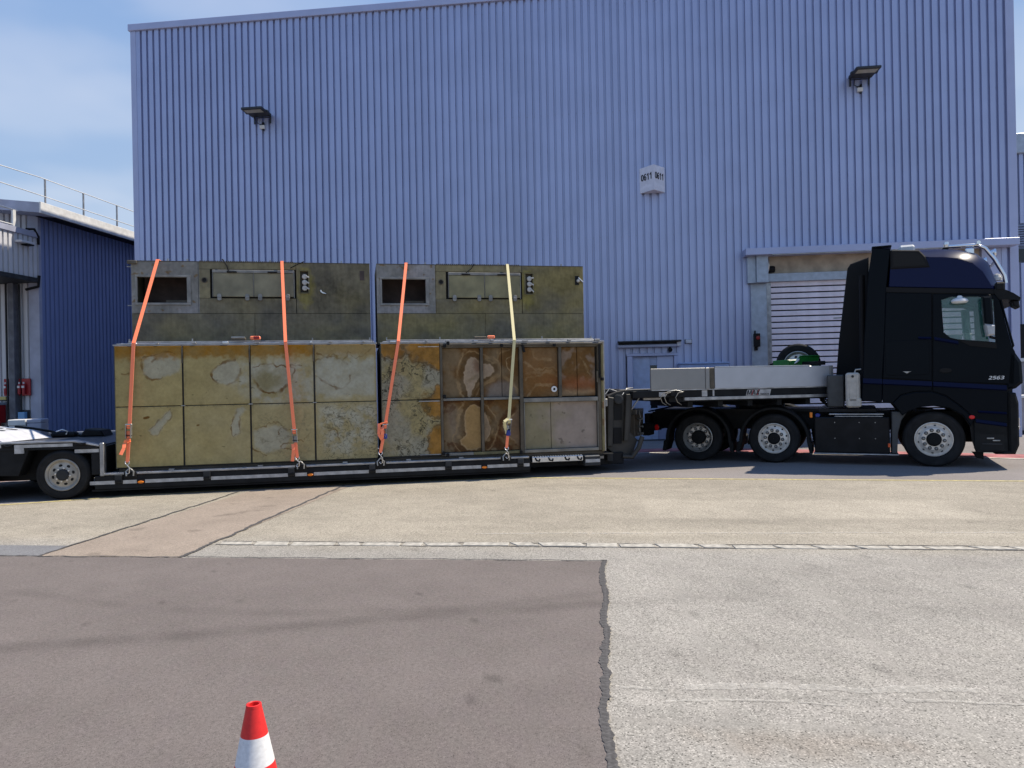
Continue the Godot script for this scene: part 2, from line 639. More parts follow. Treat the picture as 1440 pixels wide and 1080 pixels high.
func grid(xs: PackedFloat32Array, rows: int, zf: Callable, y: float, col: Callable, called: String, m: Material) -> MeshInstance3D:
	var v := PackedVector3Array()
	var n := PackedVector3Array()
	var c := PackedColorArray()
	var ix := PackedInt32Array()
	for x in xs:
		for j in rows + 1:
			var z: float = zf.call(x, float(j) / rows)
			v.append(Vector3(x, y, z))
			n.append(Vector3.UP)
			c.append(col.call(x, z))
	for i in xs.size() - 1:
		for j in rows:
			var a := i * (rows + 1) + j
			var b := a + rows + 1
			# j grows towards the viewer (+z), i towards +x: clockwise seen from above
			ix.append_array(PackedInt32Array([a, b + 1, a + 1, a, b, b + 1]))
	var arr := []
	arr.resize(Mesh.ARRAY_MAX)
	arr[Mesh.ARRAY_VERTEX] = v
	arr[Mesh.ARRAY_NORMAL] = n
	arr[Mesh.ARRAY_COLOR] = c
	arr[Mesh.ARRAY_INDEX] = ix
	var me := ArrayMesh.new()
	me.add_surface_from_arrays(Mesh.PRIMITIVE_TRIANGLES, arr)
	var o := put_mesh(me, called, m)
	o.set_meta("kind", "structure")
	return o

func steps(a: float, b: float, d: float) -> PackedFloat32Array:
	var o := PackedFloat32Array()
	var n := int(ceil((b - a) / d))
	for i in n + 1:
		o.append(a + (b - a) * i / n)
	return o

func band(x: float, a: float, b: float, s: float) -> float:
	return smoothstep(a - s, a + s, x) * (1.0 - smoothstep(b - s, b + s, x))

func seg_d(p: Vector2, a: Vector2, b: Vector2) -> float:
	return Geometry2D.get_closest_point_to_segment(p, a, b).distance_to(p)

var tyre_path := [Vector2(-9.0, -3.1), Vector2(-5.6, -3.9), Vector2(-3.87, -4.33), Vector2(-2.62, -4.70), Vector2(-1.27, -5.17), Vector2(0.0, -5.51), Vector2(0.9, -5.76), Vector2(2.4, -6.1)]
var tyre_path_far := [Vector2(-4.9, -5.6), Vector2(-3.4, -5.2), Vector2(-2.2, -5.15), Vector2(-1.0, -5.35), Vector2(0.2, -5.9)]

func path_d(p: Vector2, path: Array) -> float:
	var d := 1e9
	for i in path.size() - 1:
		d = minf(d, seg_d(p, path[i], path[i + 1]))
	return d

func road_col(x: float, z: float) -> Color:
	var c := Color(0.36, 0.33, 0.32)
	var v := 1.0 + 0.14 * na.get_noise_2d(x * 0.25, z * 0.25) + 0.08 * nb.get_noise_2d(x * 1.4, z * 1.4)
	return Color(c.r * v, c.g * v, c.b * v)

func concrete_col(x: float, z: float) -> Color:
	var t := smoothstep(-8.0, -7.0, z + 0.25 * na.get_noise_2d(x * 0.6, z * 0.6))
	var c := Color(0.495, 0.445, 0.362).lerp(Color(0.465, 0.438, 0.395), t)
	# towards the right and the front: greyer chippings
	c = c.lerp(Color(0.495, 0.45, 0.375), smoothstep(-1.0, 3.0, x) * (1.0 - t) * 0.6)
	var v := 1.0 + 0.16 * na.get_noise_2d(x * 0.35 + 4.0, z * 0.5) + 0.12 * nb.get_noise_2d(x * 1.7, z * 2.4)
	v += 0.05 * nc.get_noise_2d(x * 6.0, z * 7.0)
	# worn pale strips
	var e := 0.03 * nb.get_noise_2d(x * 2.0, z)
	var worn := clampf(0.55 + 0.9 * nb.get_noise_2d(x * 2.6, z * 9.0), 0.0, 1.0)
	v += 0.34 * worn * band(z + e, -4.10 - 0.035 * x, -4.0 - 0.035 * x, 0.03) * band(x, 0.15, 2.1, 0.12)
	v += 0.20 * worn * band(z + e, -3.90, -3.82, 0.04) * band(x, 0.05, 2.6, 0.2)
	v += 0.13 * band(z + e, -8.25, -8.02, 0.07) * smoothstep(-4.0, 0.0, x)
	v += 0.14 * band(z + e * 3.0, -10.35, -9.0, 0.1) * band(x + e * 4.0, 0.55, 4.4, 0.1)
	v -= 0.08 * band(z + e * 4.0, -9.0, -8.7, 0.1) * band(x, 0.3, 5.0, 0.3)
	# rusty smudge low in the front
	var s := Vector2((x - 0.95) / 0.8, (z + 3.45) / 0.16).length()
	var rust := 0.5 * (1.0 - smoothstep(0.2, 1.0, s + 0.5 * nb.get_noise_2d(x * 5.0, z * 8.0)))
	c = c.lerp(Color(0.33, 0.25, 0.18), rust * 0.6)
	v -= 0.10 * (1.0 - smoothstep(0.02, 0.12, path_d(Vector2(x, z), tyre_path))) * smoothstep(3.0, 0.0, x)
	# a few dark spots
	var sp := nb.get_noise_2d(x * 3.1 + 50.0, z * 3.1)
	v -= 0.25 * smoothstep(0.60, 0.68, sp)
	return Color(c.r * v, c.g * v, c.b * v)

func slab_col(x: float, z: float) -> Color:
	var c := Color(0.47, 0.39, 0.32)
	var v := 1.0 + 0.15 * na.get_noise_2d(x * 0.7, z * 0.5) + 0.10 * nb.get_noise_2d(x * 2.3, z * 2.3)
	v -= 0.30 * smoothstep(0.40, 0.6, nb.get_noise_2d(x * 1.3 + 20.0, z * 1.3))
	return Color(c.r * v, c.g * v, c.b * v)

func patch_col(x: float, z: float) -> Color:
	var c := Color(0.275, 0.238, 0.222)
	var v := 0.93 + 0.10 * na.get_noise_2d(x * 0.5, z * 0.8) + 0.06 * nb.get_noise_2d(x * 3.0, z * 3.0)
	var p := Vector2(x, z)
	var w := 0.75 + 0.5 * nb.get_noise_2d(x * 1.5, z * 1.5)
	v -= 0.26 * w * (1.0 - smoothstep(0.02, 0.16, path_d(p, tyre_path)))
	v -= 0.13 * w * (1.0 - smoothstep(0.02, 0.11, path_d(p, tyre_path_far)))
	v -= 0.30 * smoothstep(0.63, 0.70, nb.get_noise_2d(x * 6.3 + 30.0, z * 6.3))
	v -= 0.5 * (1.0 - smoothstep(0.02, 0.06, Vector2((x + 0.62) / 1.6, z + 4.04).length()))
	return Color(c.r * v, c.g * v, c.b * v)

func ribbon(pts: Array, w: float, y: float, jag: float, called: String, m: Material):
	var b := MB.new()
	var rows := []
	for i in pts.size():
		var d: Vector2 = (pts[mini(i + 1, pts.size() - 1)] - pts[maxi(i - 1, 0)]).normalized().orthogonal()
		var k := w * 0.5
		var l: Vector2 = pts[i] + d * (k + jag * rng.randf_range(-1, 1))
		var r: Vector2 = pts[i] - d * (k + jag * rng.randf_range(-1, 1))
		rows.append([Vector3(l.x, y, l.y), Vector3(r.x, y, r.y)])
	for i in rows.size() - 1:
		var a: Array = rows[i]
		var c: Array = rows[i + 1]
		b.oquad(a[0], a[1], c[1], c[0], Vector3(a[0].x, -5, a[0].z))
	structure(b, called, m)

func seam(a: Vector2, e: Vector2, w: float, y: float, called: String, into: MB = null):
	var b := into if into else MB.new()
	var n := int(a.distance_to(e) / 0.018)
	var s := (e - a).normalized().orthogonal()
	var prev := []
	for i in n + 1:
		var p := a.lerp(e, float(i) / n)
		var t := p.x * 3.0 + p.y * 3.0
		var mid := 0.035 * nb.get_noise_2d(t * 0.6, 1.0)
		var l := w * 0.5 * (1.0 + 0.5 * nb.get_noise_2d(t, 5.0)) + w * 0.28 * nb.get_noise_2d(t * 7.0, 9.0) + rng.randf_range(-0.004, 0.004)
		var r := w * 0.5 * (1.0 + 0.5 * nb.get_noise_2d(t, 15.0)) + w * 0.22 * nb.get_noise_2d(t * 6.0, 29.0) + rng.randf_range(-0.004, 0.004)
		var row := [p + s * (mid + l), p + s * (mid - r)]
		if i > 0:
			b.oquad(Vector3(prev[0].x, y, prev[0].y), Vector3(prev[1].x, y, prev[1].y), Vector3(row[1].x, y, row[1].y), Vector3(row[0].x, y, row[0].y), Vector3(p.x, -5, p.y))
		prev = row
	if into == null:
		structure(b, called, M.tar)

func line_pts(a: Vector2, b: Vector2, d: float, wob := 0.0) -> Array:
	var o := []
	var n := maxi(1, int(a.distance_to(b) / d))
	var s := (b - a).normalized().orthogonal()
	for i in n + 1:
		var p := a.lerp(b, float(i) / n)
		o.append(p + s * wob * nb.get_noise_2d(p.x * 2.0, p.y * 2.0))
	return o

func build_ground():
	var coarse := aggregate(71, 768, 0.19, 0.06, 0.94, 0.2)
	var fine := aggregate(83, 768, 0.13, 0.035, 0.98, 0.24)
	var road_m := ground_mat(fine, 1.1, 0.5)
	var conc_m := ground_mat(coarse, 0.95, 0.32)
	var patch_m := ground_mat(fine, 1.25, 0.35)
	var slab_m := ground_mat(fine, 0.9, 0.4)
	var xs := PackedFloat32Array([-200, -90, -45])
	xs.append_array(steps(-30, 30, 0.4))
	xs.append_array(PackedFloat32Array([45, 90, 200]))
	grid(xs, 160, func(_x, t): return lerpf(-30.0, 12.0, t) if t > 0.0 and t < 1.0 else (-220.0 if t == 0.0 else 120.0), 0.0, road_col, "ground", road_m)
	grid(steps(-14, 14, 0.07), 170, func(x, t): return lerpf(yellow_z(x), 3.0, t * (0.35 + 0.65 * t)), 0.004, concrete_col, "concrete_pavement", conc_m)
	# the browner slab between two joints
	var b := MB.new()
	var slab := grid(steps(-5.66, -4.16, 0.06), 70, func(x, t): return lerpf(minf(yellow_z(x) + 0.03, -9.0), -6.84, t), 0.008, slab_col, "pavement_slab", slab_m)
	slab.set_meta("kind", "structure")
	grid(steps(-9.5, -5.68, 0.08), 14, func(_x, t): return lerpf(-7.33, -6.84, t), 0.008, func(x, z): return Color(0.30, 0.30, 0.31) * (1.0 + 0.15 * na.get_noise_2d(x * 2.0, z * 2.0)), "pavement_slab", slab_m)
	# the dark asphalt patch, its right edge ragged
	grid(steps(-14, 0, 0.05), 100, func(x, t): return lerpf(-6.82 + 0.012 * nb.get_noise_2d(x * 9.0, 2.0), 3.0, t * (0.35 + 0.65 * t)) , 0.012, patch_col, "asphalt_patch", patch_m)
	seam(Vector2(-5.66, -6.84), Vector2(-5.80, -11.3), 0.035, 0.012, "pavement_joint")
	seam(Vector2(-4.14, -6.84), Vector2(-4.30, -12.0), 0.045, 0.012, "pavement_joint")
	# what is left of two white lines in the front
	for q in [[0.42, 1.98, -4.045, 0.085], [0.07, 0.33, -4.02, 0.05], [0.30, 1.2, -3.86, 0.03], [1.5, 2.5, -3.90, 0.035], [-1.4, 5.2, -8.10, 0.05]]:
		var x0: float = q[0]
		var wb := MB.new()
		while x0 < q[1]:
			var l := minf(rng.randf_range(0.10, 0.45), q[1] - x0)
			if rng.randf() < 0.86:
				seam(Vector2(x0, q[2] - 0.03 * x0), Vector2(x0 + l, q[2] - 0.03 * (x0 + l)), q[3] * rng.randf_range(0.6, 1.1), 0.0085, "worn_line", wb)
			x0 += l + rng.randf_range(0.0, 0.05)
		structure(wb, "worn_line", M.worn_white)
	seam(Vector2(0.0, -6.84), Vector2(0.0, 2.5), 0.046, 0.016, "tar_seam")
	seam(Vector2(-13.5, -6.83), Vector2(0.03, -6.83), 0.028, 0.016, "tar_seam")
	# painted lines and the red lane behind the truck
	var yl := []
	for i in 141:
		var x := -14.0 + i * 0.2
		yl.append(Vector2(x, yellow_z(x)))
	ribbon(yl, 0.085, 0.008, 0.008, "yellow_line", M.yellow_line)
	var wl := []
	var rl := []
	for i in 151:
		var x := -14.0 + i * 0.2
		wl.append(Vector2(x, lane_z(x) - 0.08))
		rl.append(Vector2(x, lane_z(x) - 0.62))
	ribbon(wl, 0.13, 0.008, 0.004, "white_line", M.white_line)
	ribbon(rl, 0.85, 0.008, 0.004, "red_lane", M.red_lane)
	# the broken row of stones of the gutter
	var gutter := Node3D.new()
	gutter.name = "gutter"
	add_child(gutter)
	gutter.set_meta("kind", "structure")
	var x := -4.1
	while x < 5.6:
		var l := rng.randf_range(0.22, 0.52)
		var z := -7.51 + 0.014 * sin(x * 1.3) + rng.randf_range(-0.012, 0.012) + (0.03 if x > 1.2 else 0.0)
		var w := rng.randf_range(0.060, 0.082)
		var sk := rng.randf_range(0.0, 0.07)
		var q := MB.new()
		q.xf = Transform3D(Basis(Vector3.RIGHT, -PI / 2), Vector3(x + l * 0.5, 0.0, z))
		var hl := l * 0.5 - rng.randf_range(0.008, 0.022)
		q.extrude(P([-hl + sk, -w, hl + sk * 0.5, -w + rng.randf_range(-0.01, 0.01), hl - sk, w, -hl - sk * 0.5, w + rng.randf_range(-0.01, 0.01)]), -0.01, rng.randf_range(0.008, 0.013), 0.003)
		put(q, "stone", M.gutter_stone, gutter)
		x += l
	seam(Vector2(-4.1, -7.435), Vector2(5.6, -7.41), 0.022, 0.0075, "pavement_joint")
	seam(Vector2(-4.1, -7.595), Vector2(5.6, -7.57), 0.02, 0.0075, "pavement_joint")

# ------------------------------------------------------------------ buildings
# one sheet of trapezoidal cladding: ribs of 0.2 m along +x, crown at z = 0, groove at z = -0.042
func clad_sheet(ribs: int, x0: float, y0: float, ya: float, yb: float) -> MB:
	var b := MB.new()
	var prof := []
	for k in ribs:
		var o := x0 + k * 0.2
		prof.append_array([Vector2(o, 0.0), Vector2(o + 0.130, 0.0), Vector2(o + 0.137, -0.066), Vector2(o + 0.193, -0.066)])
	prof.append(Vector2(x0 + ribs * 0.2, 0.0))
	var xe := x0 + ribs * 0.2
	for i in prof.size() - 1:
		var p: Vector2 = prof[i]
		var q: Vector2 = prof[i + 1]
		var t0 := lerpf(ya, yb, (p.x - x0) / (xe - x0))
		var t1 := lerpf(ya, yb, (q.x - x0) / (xe - x0))
		b.quad(Vector3(p.x, y0, p.y), Vector3(q.x, y0, q.y), Vector3(q.x, t1, q.y), Vector3(p.x, t0, p.y))
	return b

func clad_range(parent: Node, x0: float, ribs: int, y0: float, ya: float, yb: float, mats: Array, xf := Transform3D.IDENTITY):
	var k := 0
	while k < ribs:
		var n := mini(5, ribs - k)
		var b := clad_sheet(n, x0 + k * 0.2, y0, lerpf(ya, yb, float(k) / ribs), lerpf(ya, yb, float(k + n) / ribs))
		var o := put(b, "cladding_sheet", mats[(k / 5 * 7 + int(absf(x0) * 3.0)) % mats.size()], parent)
		o.transform = xf
		k += n

func build_warehouse():
	var w := thing("warehouse", "tall warehouse clad in blue grey ribbed metal with a shuttered gate", "building", Vector3(0, 0, FACADE))
	var cl := [M.clad0, M.clad1, M.clad2]
	pbox("wall", Vector3(-13.80, 0, -24), Vector3(10.87, 12.6, -0.36), M.trim, w)
	clad_range(w, -13.68, 72, 0.05, 12.5, 12.5, cl)
	clad_range(w, 0.72, 7, 2.42, 12.5, 12.5, cl)
	clad_range(w, 2.12, 10, 0.05, 12.5, 12.5, cl)
	clad_range(w, 4.12, 32, 5.06, 12.5, 12.5, cl)
	clad_range(w, 10.52, 1, 0.05, 12.5, 12.5, cl)
	# heads of the fixing screws in the grooves, three rows
	var head := MB.new()
	head.lathe([Vector2(0.009, 0.0), Vector2(0.008, 0.006), Vector2(0.001, 0.008)], Vector3.ZERO, 6, false)
	var mm := MultiMesh.new()
	mm.transform_format = MultiMesh.TRANSFORM_3D
	mm.mesh = head.done()
	var spots := []
	for k in 122:
		for y in [2.9, 5.7, 9.2, 12.2]:
			if y > 5.0 or k < 71 or (k > 79 and k < 88):
				spots.append(Vector3(-13.68 + k * 0.2 + 0.165 + rng.randf_range(-0.008, 0.008), y + rng.randf_range(-0.02, 0.02), -0.065))
	mm.instance_count = spots.size()
	for i in spots.size():
		mm.set_instance_transform(i, Transform3D(Basis.IDENTITY, spots[i]))
	var fx := MultiMeshInstance3D.new()
	fx.name = "fixing_screws"
	fx.multimesh = mm
	fx.material_override = M.zinc
	fx.set_meta("kind", "stuff")
	w.add_child(fx)
	pbox("corner_trim", Vector3(-13.85, 0, -0.5), Vector3(-13.68, 12.5, 0.012), M.trim, w, 0.004)
	pbox("corner_trim", Vector3(10.72, 0, -0.5), Vector3(10.93, 12.5, 0.02), M.trim, w, 0.004)
	pbox("roof_cap", Vector3(-13.9, 12.5, -0.8), Vector3(10.97, 12.70, 0.06), M.trim, w, 0.01)
	pbox("roof", Vector3(-13.85, 12.6, -24.05), Vector3(10.92, 12.66, -0.8), M.dark_grey, w)
	pbox("plinth", Vector3(-13.85, 0, -0.3), Vector3(0.76, 0.28, 0.03), M.concrete_wall, w, 0.01)
	pbox("plinth", Vector3(2.12, 0, -0.3), Vector3(4.1, 0.28, 0.03), M.concrete_wall, w, 0.01)
	# the gate
	var gate := Node3D.new()
	gate.name = "roller_gate"
	w.add_child(gate)
	var slat := MB.new()
	slat.box(Vector3(4.60, 0.0, -0.10), Vector3(10.02, 0.126, -0.075), 0.008)
	var sm := slat.done()
	for k in 27:
		var s := put_mesh(sm, "slat", M.slat, gate)
		s.position.y = 0.012 + k * 0.1595
	pbox("seal", Vector3(4.56, 0, -0.125), Vector3(10.06, 4.32, -0.106), M.rubber, gate)
	pbox("guide_rail", Vector3(4.548, 0, -0.12), Vector3(4.665, 4.275, -0.045), M.alu, gate, 0.006)
	pbox("guide_rail", Vector3(9.95, 0, -0.12), Vector3(10.02, 4.275, -0.045), M.alu, gate, 0.006)
	pbox("header_beam", Vector3(4.545, 4.285, -0.2), Vector3(10.02, 4.505, 0.03), M.steel_blue, w, 0.006)
	pbox("lintel_board", Vector3(4.545, 4.50, -0.3), Vector3(8.02, 5.06, -0.09), M.beige_board, w)
	pbox("lintel_board", Vector3(8.03, 4.50, -0.3), Vector3(10.02, 5.06, -0.09), M.beige_board, w)
	pbox("gate_jamb", Vector3(4.115, 0, -0.3), Vector3(4.545, 4.25, -0.02), M.steel_blue, w, 0.006)
	pbox("gate_jamb", Vector3(10.02, 0, -0.3), Vector3(10.50, 4.96, 0.03), M.trim, w, 0.006)
	pbox("drive_cover", Vector3(4.02, 4.25, -0.02), Vector3(4.24, 4.99, 0.16), M.steel_blue, w, 0.008)
	pbox("drive_cover", Vector3(4.243, 4.25, -0.02), Vector3(4.55, 4.99, 0.24), M.steel_blue, w, 0.008)
	var dr := MB.new()
	dr.xf = Transform3D(Basis(Vector3.UP, PI / 2), Vector3(4.56, 4.72, -0.02))
	dr.lathe([Vector2(0.001, 0.0), Vector2(0.19, 0.0), Vector2(0.20, 0.01), Vector2(0.19, 0.03), Vector2(0.001, 0.03)], Vector3.ZERO, 24, false)
	put(dr, "drum_disc", M.alu_bright, w)
	var mo := MB.new()
	mo.xf = Transform3D(Basis(Vector3.UP, PI / 2), Vector3(4.59, 4.62, 0.02))
	mo.lathe([Vector2(0.001, 0.0), Vector2(0.09, 0.0), Vector2(0.09, 0.15), Vector2(0.08, 0.17), Vector2(0.001, 0.17)], Vector3.ZERO, 16, false)
	put(mo, "motor", M.black, w)
	var cp := MB.new()
	cp.box(Vector3(3.93, 4.965, 0.002), Vector3(10.74, 5.15, 0.45), 0.008)
	put(cp, "gate_canopy", M.trim, w)
	pbox("canopy_edge", Vector3(4.6, 4.945, 0.40), Vector3(10.0, 4.963, 0.44), M.alu, w)
	# the side door
	var door := Node3D.new()
	door.name = "side_door"
	w.add_child(door)
	pbox("frame", Vector3(0.755, 0, -0.10), Vector3(0.905, 2.345, 0.03), M.trim, door, 0.006)
	pbox("frame", Vector3(2.035, 0, -0.10), Vector3(2.125, 2.345, 0.03), M.trim, door, 0.006)
	pbox("frame", Vector3(0.735, 2.348, -0.10), Vector3(2.145, 2.425, 0.035), M.trim, door, 0.006)
	pbox("leaf", Vector3(0.91, 0.03, -0.12), Vector3(1.385, 2.34, -0.07), M.door_blue, door, 0.006)
	pbox("leaf", Vector3(1.575, 0.03, -0.135), Vector3(2.03, 2.34, -0.085), M.clad1, door, 0.006)
	pbox("leaf_rail", Vector3(1.388, 2.09, -0.12), Vector3(1.572, 2.34, -0.08), M.door_blue, door, 0.004)
	pbox("pane", Vector3(1.39, 0.9, -0.115), Vector3(1.57, 2.087, -0.105), M.glass_dark, door)
	pbox("leaf_rail", Vector3(1.388, 0.03, -0.12), Vector3(1.572, 0.897, -0.08), M.door_blue, door, 0.004)
	pbox("door_canopy", Vector3(0.50, 2.725, 0.004), Vector3(2.22, 2.765, 0.27), M.dark_grey, w, 0.004)
	pbox("canopy_gutter", Vector3(0.50, 2.585, 0.004), Vector3(2.10, 2.66, 0.20), M.annex_trim, w, 0.01)
	pbox("canopy_channel", Vector3(0.52, 2.662, 0.004), Vector3(2.18, 2.722, 0.16), M.dark_grey, w, 0.004)
	pbox("canopy_bracket", Vector3(2.105, 2.60, 0.004), Vector3(2.21, 2.720, 0.20), M.grey_plastic, w, 0.006)

func build_annex():
	var a := thing("annex_building", "lower ribbed metal building at left with a white edged sloping roof", "building")
	pbox("wall", Vector3(-27.9, 0, -33.0), Vector3(-18.06, 7.0, -22.08), M.annex_trim, a)
	var mb := MB.new()
	mb.extrude(P([-28, 6.9, -18.06, 6.9, -18.06, 7.72, -28, 8.86]), -33.0, -22.08)
	put(mb, "gable_wall", M.annex_trim, a)
	var xe := Transform3D(Basis(Vector3.UP, PI / 2), Vector3(-18.0, 0, -22.0))
	# east side: sheets run away from the viewer
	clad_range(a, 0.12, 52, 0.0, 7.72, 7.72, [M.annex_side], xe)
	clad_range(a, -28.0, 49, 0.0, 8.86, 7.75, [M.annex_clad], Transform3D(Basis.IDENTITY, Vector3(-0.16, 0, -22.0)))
	pbox("corner_trim", Vector3(-18.36, 0, -22.12), Vector3(-17.99, 7.7, -21.985), M.annex_trim, a, 0.004)
	var r := MB.new()
	r.extrude(P([-28.4, 8.80, -17.25, 7.46, -17.25, 7.56, -28.4, 8.92]), -33.2, -21.3)
	put(r, "roof", M.dark_grey, a)
	pbox("eave_fascia", Vector3(-17.26, 7.28, -33.2), Vector3(-17.20, 7.63, -21.16), M.white, a, 0.008)
	pbox("soffit", Vector3(-17.98, 7.36, -33.2), Vector3(-17.27, 7.395, -21.9), M.black, a)
	var gf := MB.new()
	gf.extrude(P([-28.4, 8.62, -17.27, 7.30, -17.27, 7.62, -28.4, 8.98]), -21.95, -21.2)
	put(gf, "gable_fascia", M.annex_trim, a, )
	pbox("roof_outlet", Vector3(-19.15, 7.6, -21.3), Vector3(-18.72, 8.15, -21.05), M.annex_trim, a, 0.01)
	pbox("column", Vector3(-18.93, 0, -21.98), Vector3(-18.72, 5.3, -21.76), M.column, a, 0.01)
	ptube("downpipe", [Vector3(-19.06, 0, -21.86), Vector3(-19.06, 5.3, -21.86)], 0.03, M.dark_grey, a)
	ptube("downpipe", [Vector3(-18.62, 0.9, -21.9), Vector3(-18.62, 5.2, -21.9)], 0.025, M.dark_grey, a)
	# railing on the roof
	var rl := thing("roof_railing", "thin white two bar railing along the eave of the lower building", "railing")
	for z in [-19.7, -21.5, -23.25, -25.0, -26.8, -28.6]:
		if z < -21.2:
			pbox("post", Vector3(-17.33, 7.55, z - 0.025), Vector3(-17.295, 8.43, z + 0.025), M.zinc, rl)
	ptube("rail", [Vector3(-17.3, 8.42, -21.3), Vector3(-17.3, 8.42, -30)], 0.015, M.white, rl)
	ptube("rail", [Vector3(-17.3, 7.86, -21.3), Vector3(-17.3, 7.86, -30)], 0.015, M.white, rl)
	ptube("rail", [Vector3(-17.3, 8.42, -21.3), Vector3(-17.32, 8.33, -19.0)], 0.015, M.white, rl)
	ptube("rail", [Vector3(-17.3, 7.86, -21.3), Vector3(-17.32, 7.86, -19.0)], 0.015, M.white, rl)
	# overhead gallery that runs towards the viewer
	var g := thing("overhead_gallery", "ribbed grey overhead gallery sticking out of the lower building", "gallery")
	pbox("body", Vector3(-20.0, 5.4, -21.9), Vector3(-18.02, 6.7, -16.5), M.annex_clad, g)
	clad_range(g, -5.3, 27, 5.36, 6.66, 6.66, [M.annex_clad], Transform3D(Basis(Vector3.UP, PI / 2), Vector3(-17.95, 0, -21.85)))
	pbox("top_beam", Vector3(-20.0, 6.66, -21.9), Vector3(-17.90, 6.84, -16.5), M.annex_trim, g, 0.01)
	pbox("bottom_beam", Vector3(-20.0, 5.22, -21.9), Vector3(-17.90, 5.37, -16.5), M.dark_grey, g, 0.01)
	ptube("drainpipe", [Vector3(-18.1, 6.9, -21.6), Vector3(-17.92, 6.92, -21.75), Vector3(-17.9, 6.7, -21.9), Vector3(-17.9, 6.45, -21.9)], 0.04, M.black, g)
	ptube("drainpipe", [Vector3(-17.9, 5.45, -21.9), Vector3(-17.92, 5.1, -21.88), Vector3(-18.3, 5.0, -21.8)], 0.045, M.black, g)
	pbox("downlight", Vector3(-17.94, 6.36, -21.5), Vector3(-17.70, 6.43, -20.95), M.grey_plastic, g, 0.01)
	pbox("downlight_face", Vector3(-17.94, 6.32, -21.5), Vector3(-17.72, 6.358, -21.22), M.black, g)
	var gr := thing("gallery_railing", "white tube railing on top of the overhead gallery", "railing", Vector3(-17.98, 6.84, 0))
	pbox("post", Vector3(-0.03, 0, -21.05), Vector3(0.03, 0.54, -20.93), M.white, gr, 0.006)
	pbox("post", Vector3(-0.03, 0, -18.05), Vector3(0.03, 0.54, -17.97), M.white, gr, 0.006)
	ptube("rail", [Vector3(0, 0.53, -21.15), Vector3(0, 0.53, -16.6)], 0.028, M.white, gr)
	ptube("rail", [Vector3(0, 0.06, -20.95), Vector3(0, 0.06, -16.6)], 0.022, M.white, gr)

func extinguisher_board(at: Vector3, w: float, n: int, label: String):
	var t := thing("extinguisher_board", label, "fire board", at, 0, "red fire boards on the lower building")
	pbox("board", Vector3(-w * 0.5, -0.27, 0), Vector3(w * 0.5, 0.28, 0.05), M.red_paint, t, 0.008)
	for k in n:
		var x := (k - (n - 1) * 0.5) * 0.155 - (0.05 if n > 1 else 0.0)
		var b := MB.new()
		b.xf = Transform3D(Basis(Vector3.RIGHT, -PI / 2), Vector3(x, -0.22, 0.105))
		b.lathe([Vector2(0.001, 0), Vector2(0.05, 0.0), Vector2(0.052, 0.02), Vector2(0.052, 0.28), Vector2(0.03, 0.33), Vector2(0.012, 0.34), Vector2(0.012, 0.40), Vector2(0.001, 0.40)], Vector3.ZERO, 14)
		var e := put(b, "extinguisher", M.red_paint, t)
		pbox("label_band", Vector3(x - 0.04, -0.02, 0.128), Vector3(x + 0.04, 0.05, 0.162), M.white, e)
		pbox("neck_tag", Vector3(x - 0.02, 0.10, 0.10), Vector3(x + 0.02, 0.17, 0.13), M.grey_plastic, e)

func build_neighbour():
	var n := thing("neighbour_building", "further metal building with louvres seen past the right corner", "building", Vector3(11.6, 0, -28))
	pbox("wall", Vector3(0, 0, -8), Vector3(14, 10.0, -0.05), M.louver, n)
	clad_range(n, 0.0, 60, 6.95, 9.4, 9.4, [M.clad1])
	pbox("roof_fascia", Vector3(-0.05, 9.4, -8), Vector3(14, 10.1, 0.1), M.steel_blue, n, 0.02)
	for k in 9:
		pbox("louvre_blade", Vector3(0, 6.15 + k * 0.085, -0.04), Vector3(13, 6.20 + k * 0.085, 0.05), M.louver, n)
	pbox("window", Vector3(0, 5.6, -0.04), Vector3(13, 6.05, 0.01), M.glass_dark, n)
	clad_range(n, 0.0, 60, 3.4, 5.55, 5.55, [M.clad1])
	pbox("opening", Vector3(0, 2.2, -0.04), Vector3(13, 3.4, 0.004), M.void, n)
	pbox("sill", Vector3(0, 2.08, -0.04), Vector3(13, 2.2, 0.08), M.white, n)
	pbox("plinth", Vector3(0, 0, -0.04), Vector3(13, 2.08, 0.03), M.concrete_wall, n)
	pbox("vent_grille", Vector3(5.2, 1.2, 0.03), Vector3(6.2, 1.6, 0.06), M.dark_grey, n)
	var dome := MB.new()
	dome.xf = Transform3D(Basis(Vector3.RIGHT, -PI / 2), Vector3(9.0, 9.9, -4.0))
	dome.lathe([Vector2(2.6, 0.0), Vector2(2.6, 0.9), Vector2(1.9, 1.9), Vector2(0.8, 2.4), Vector2(0.001, 2.5)], Vector3.ZERO, 24)
	put(dome, "roof_dome", M.white, n)
	var lw := thing("low_wall", "low pale concrete wall with a white coping beyond the truck front", "wall", Vector3(11.0, 0, -21.75))
	pbox("wall_body", Vector3(0, 0.10, -0.3), Vector3(8, 0.98, 0), M.concrete_wall, lw, 0.01)
	pbox("coping", Vector3(-0.02, 0.983, -0.35), Vector3(8, 1.07, 0.05), M.white, lw, 0.01)
	pbox("footing", Vector3(0, 0, -0.3), Vector3(8, 0.097, -0.03), M.dark_grey, lw)

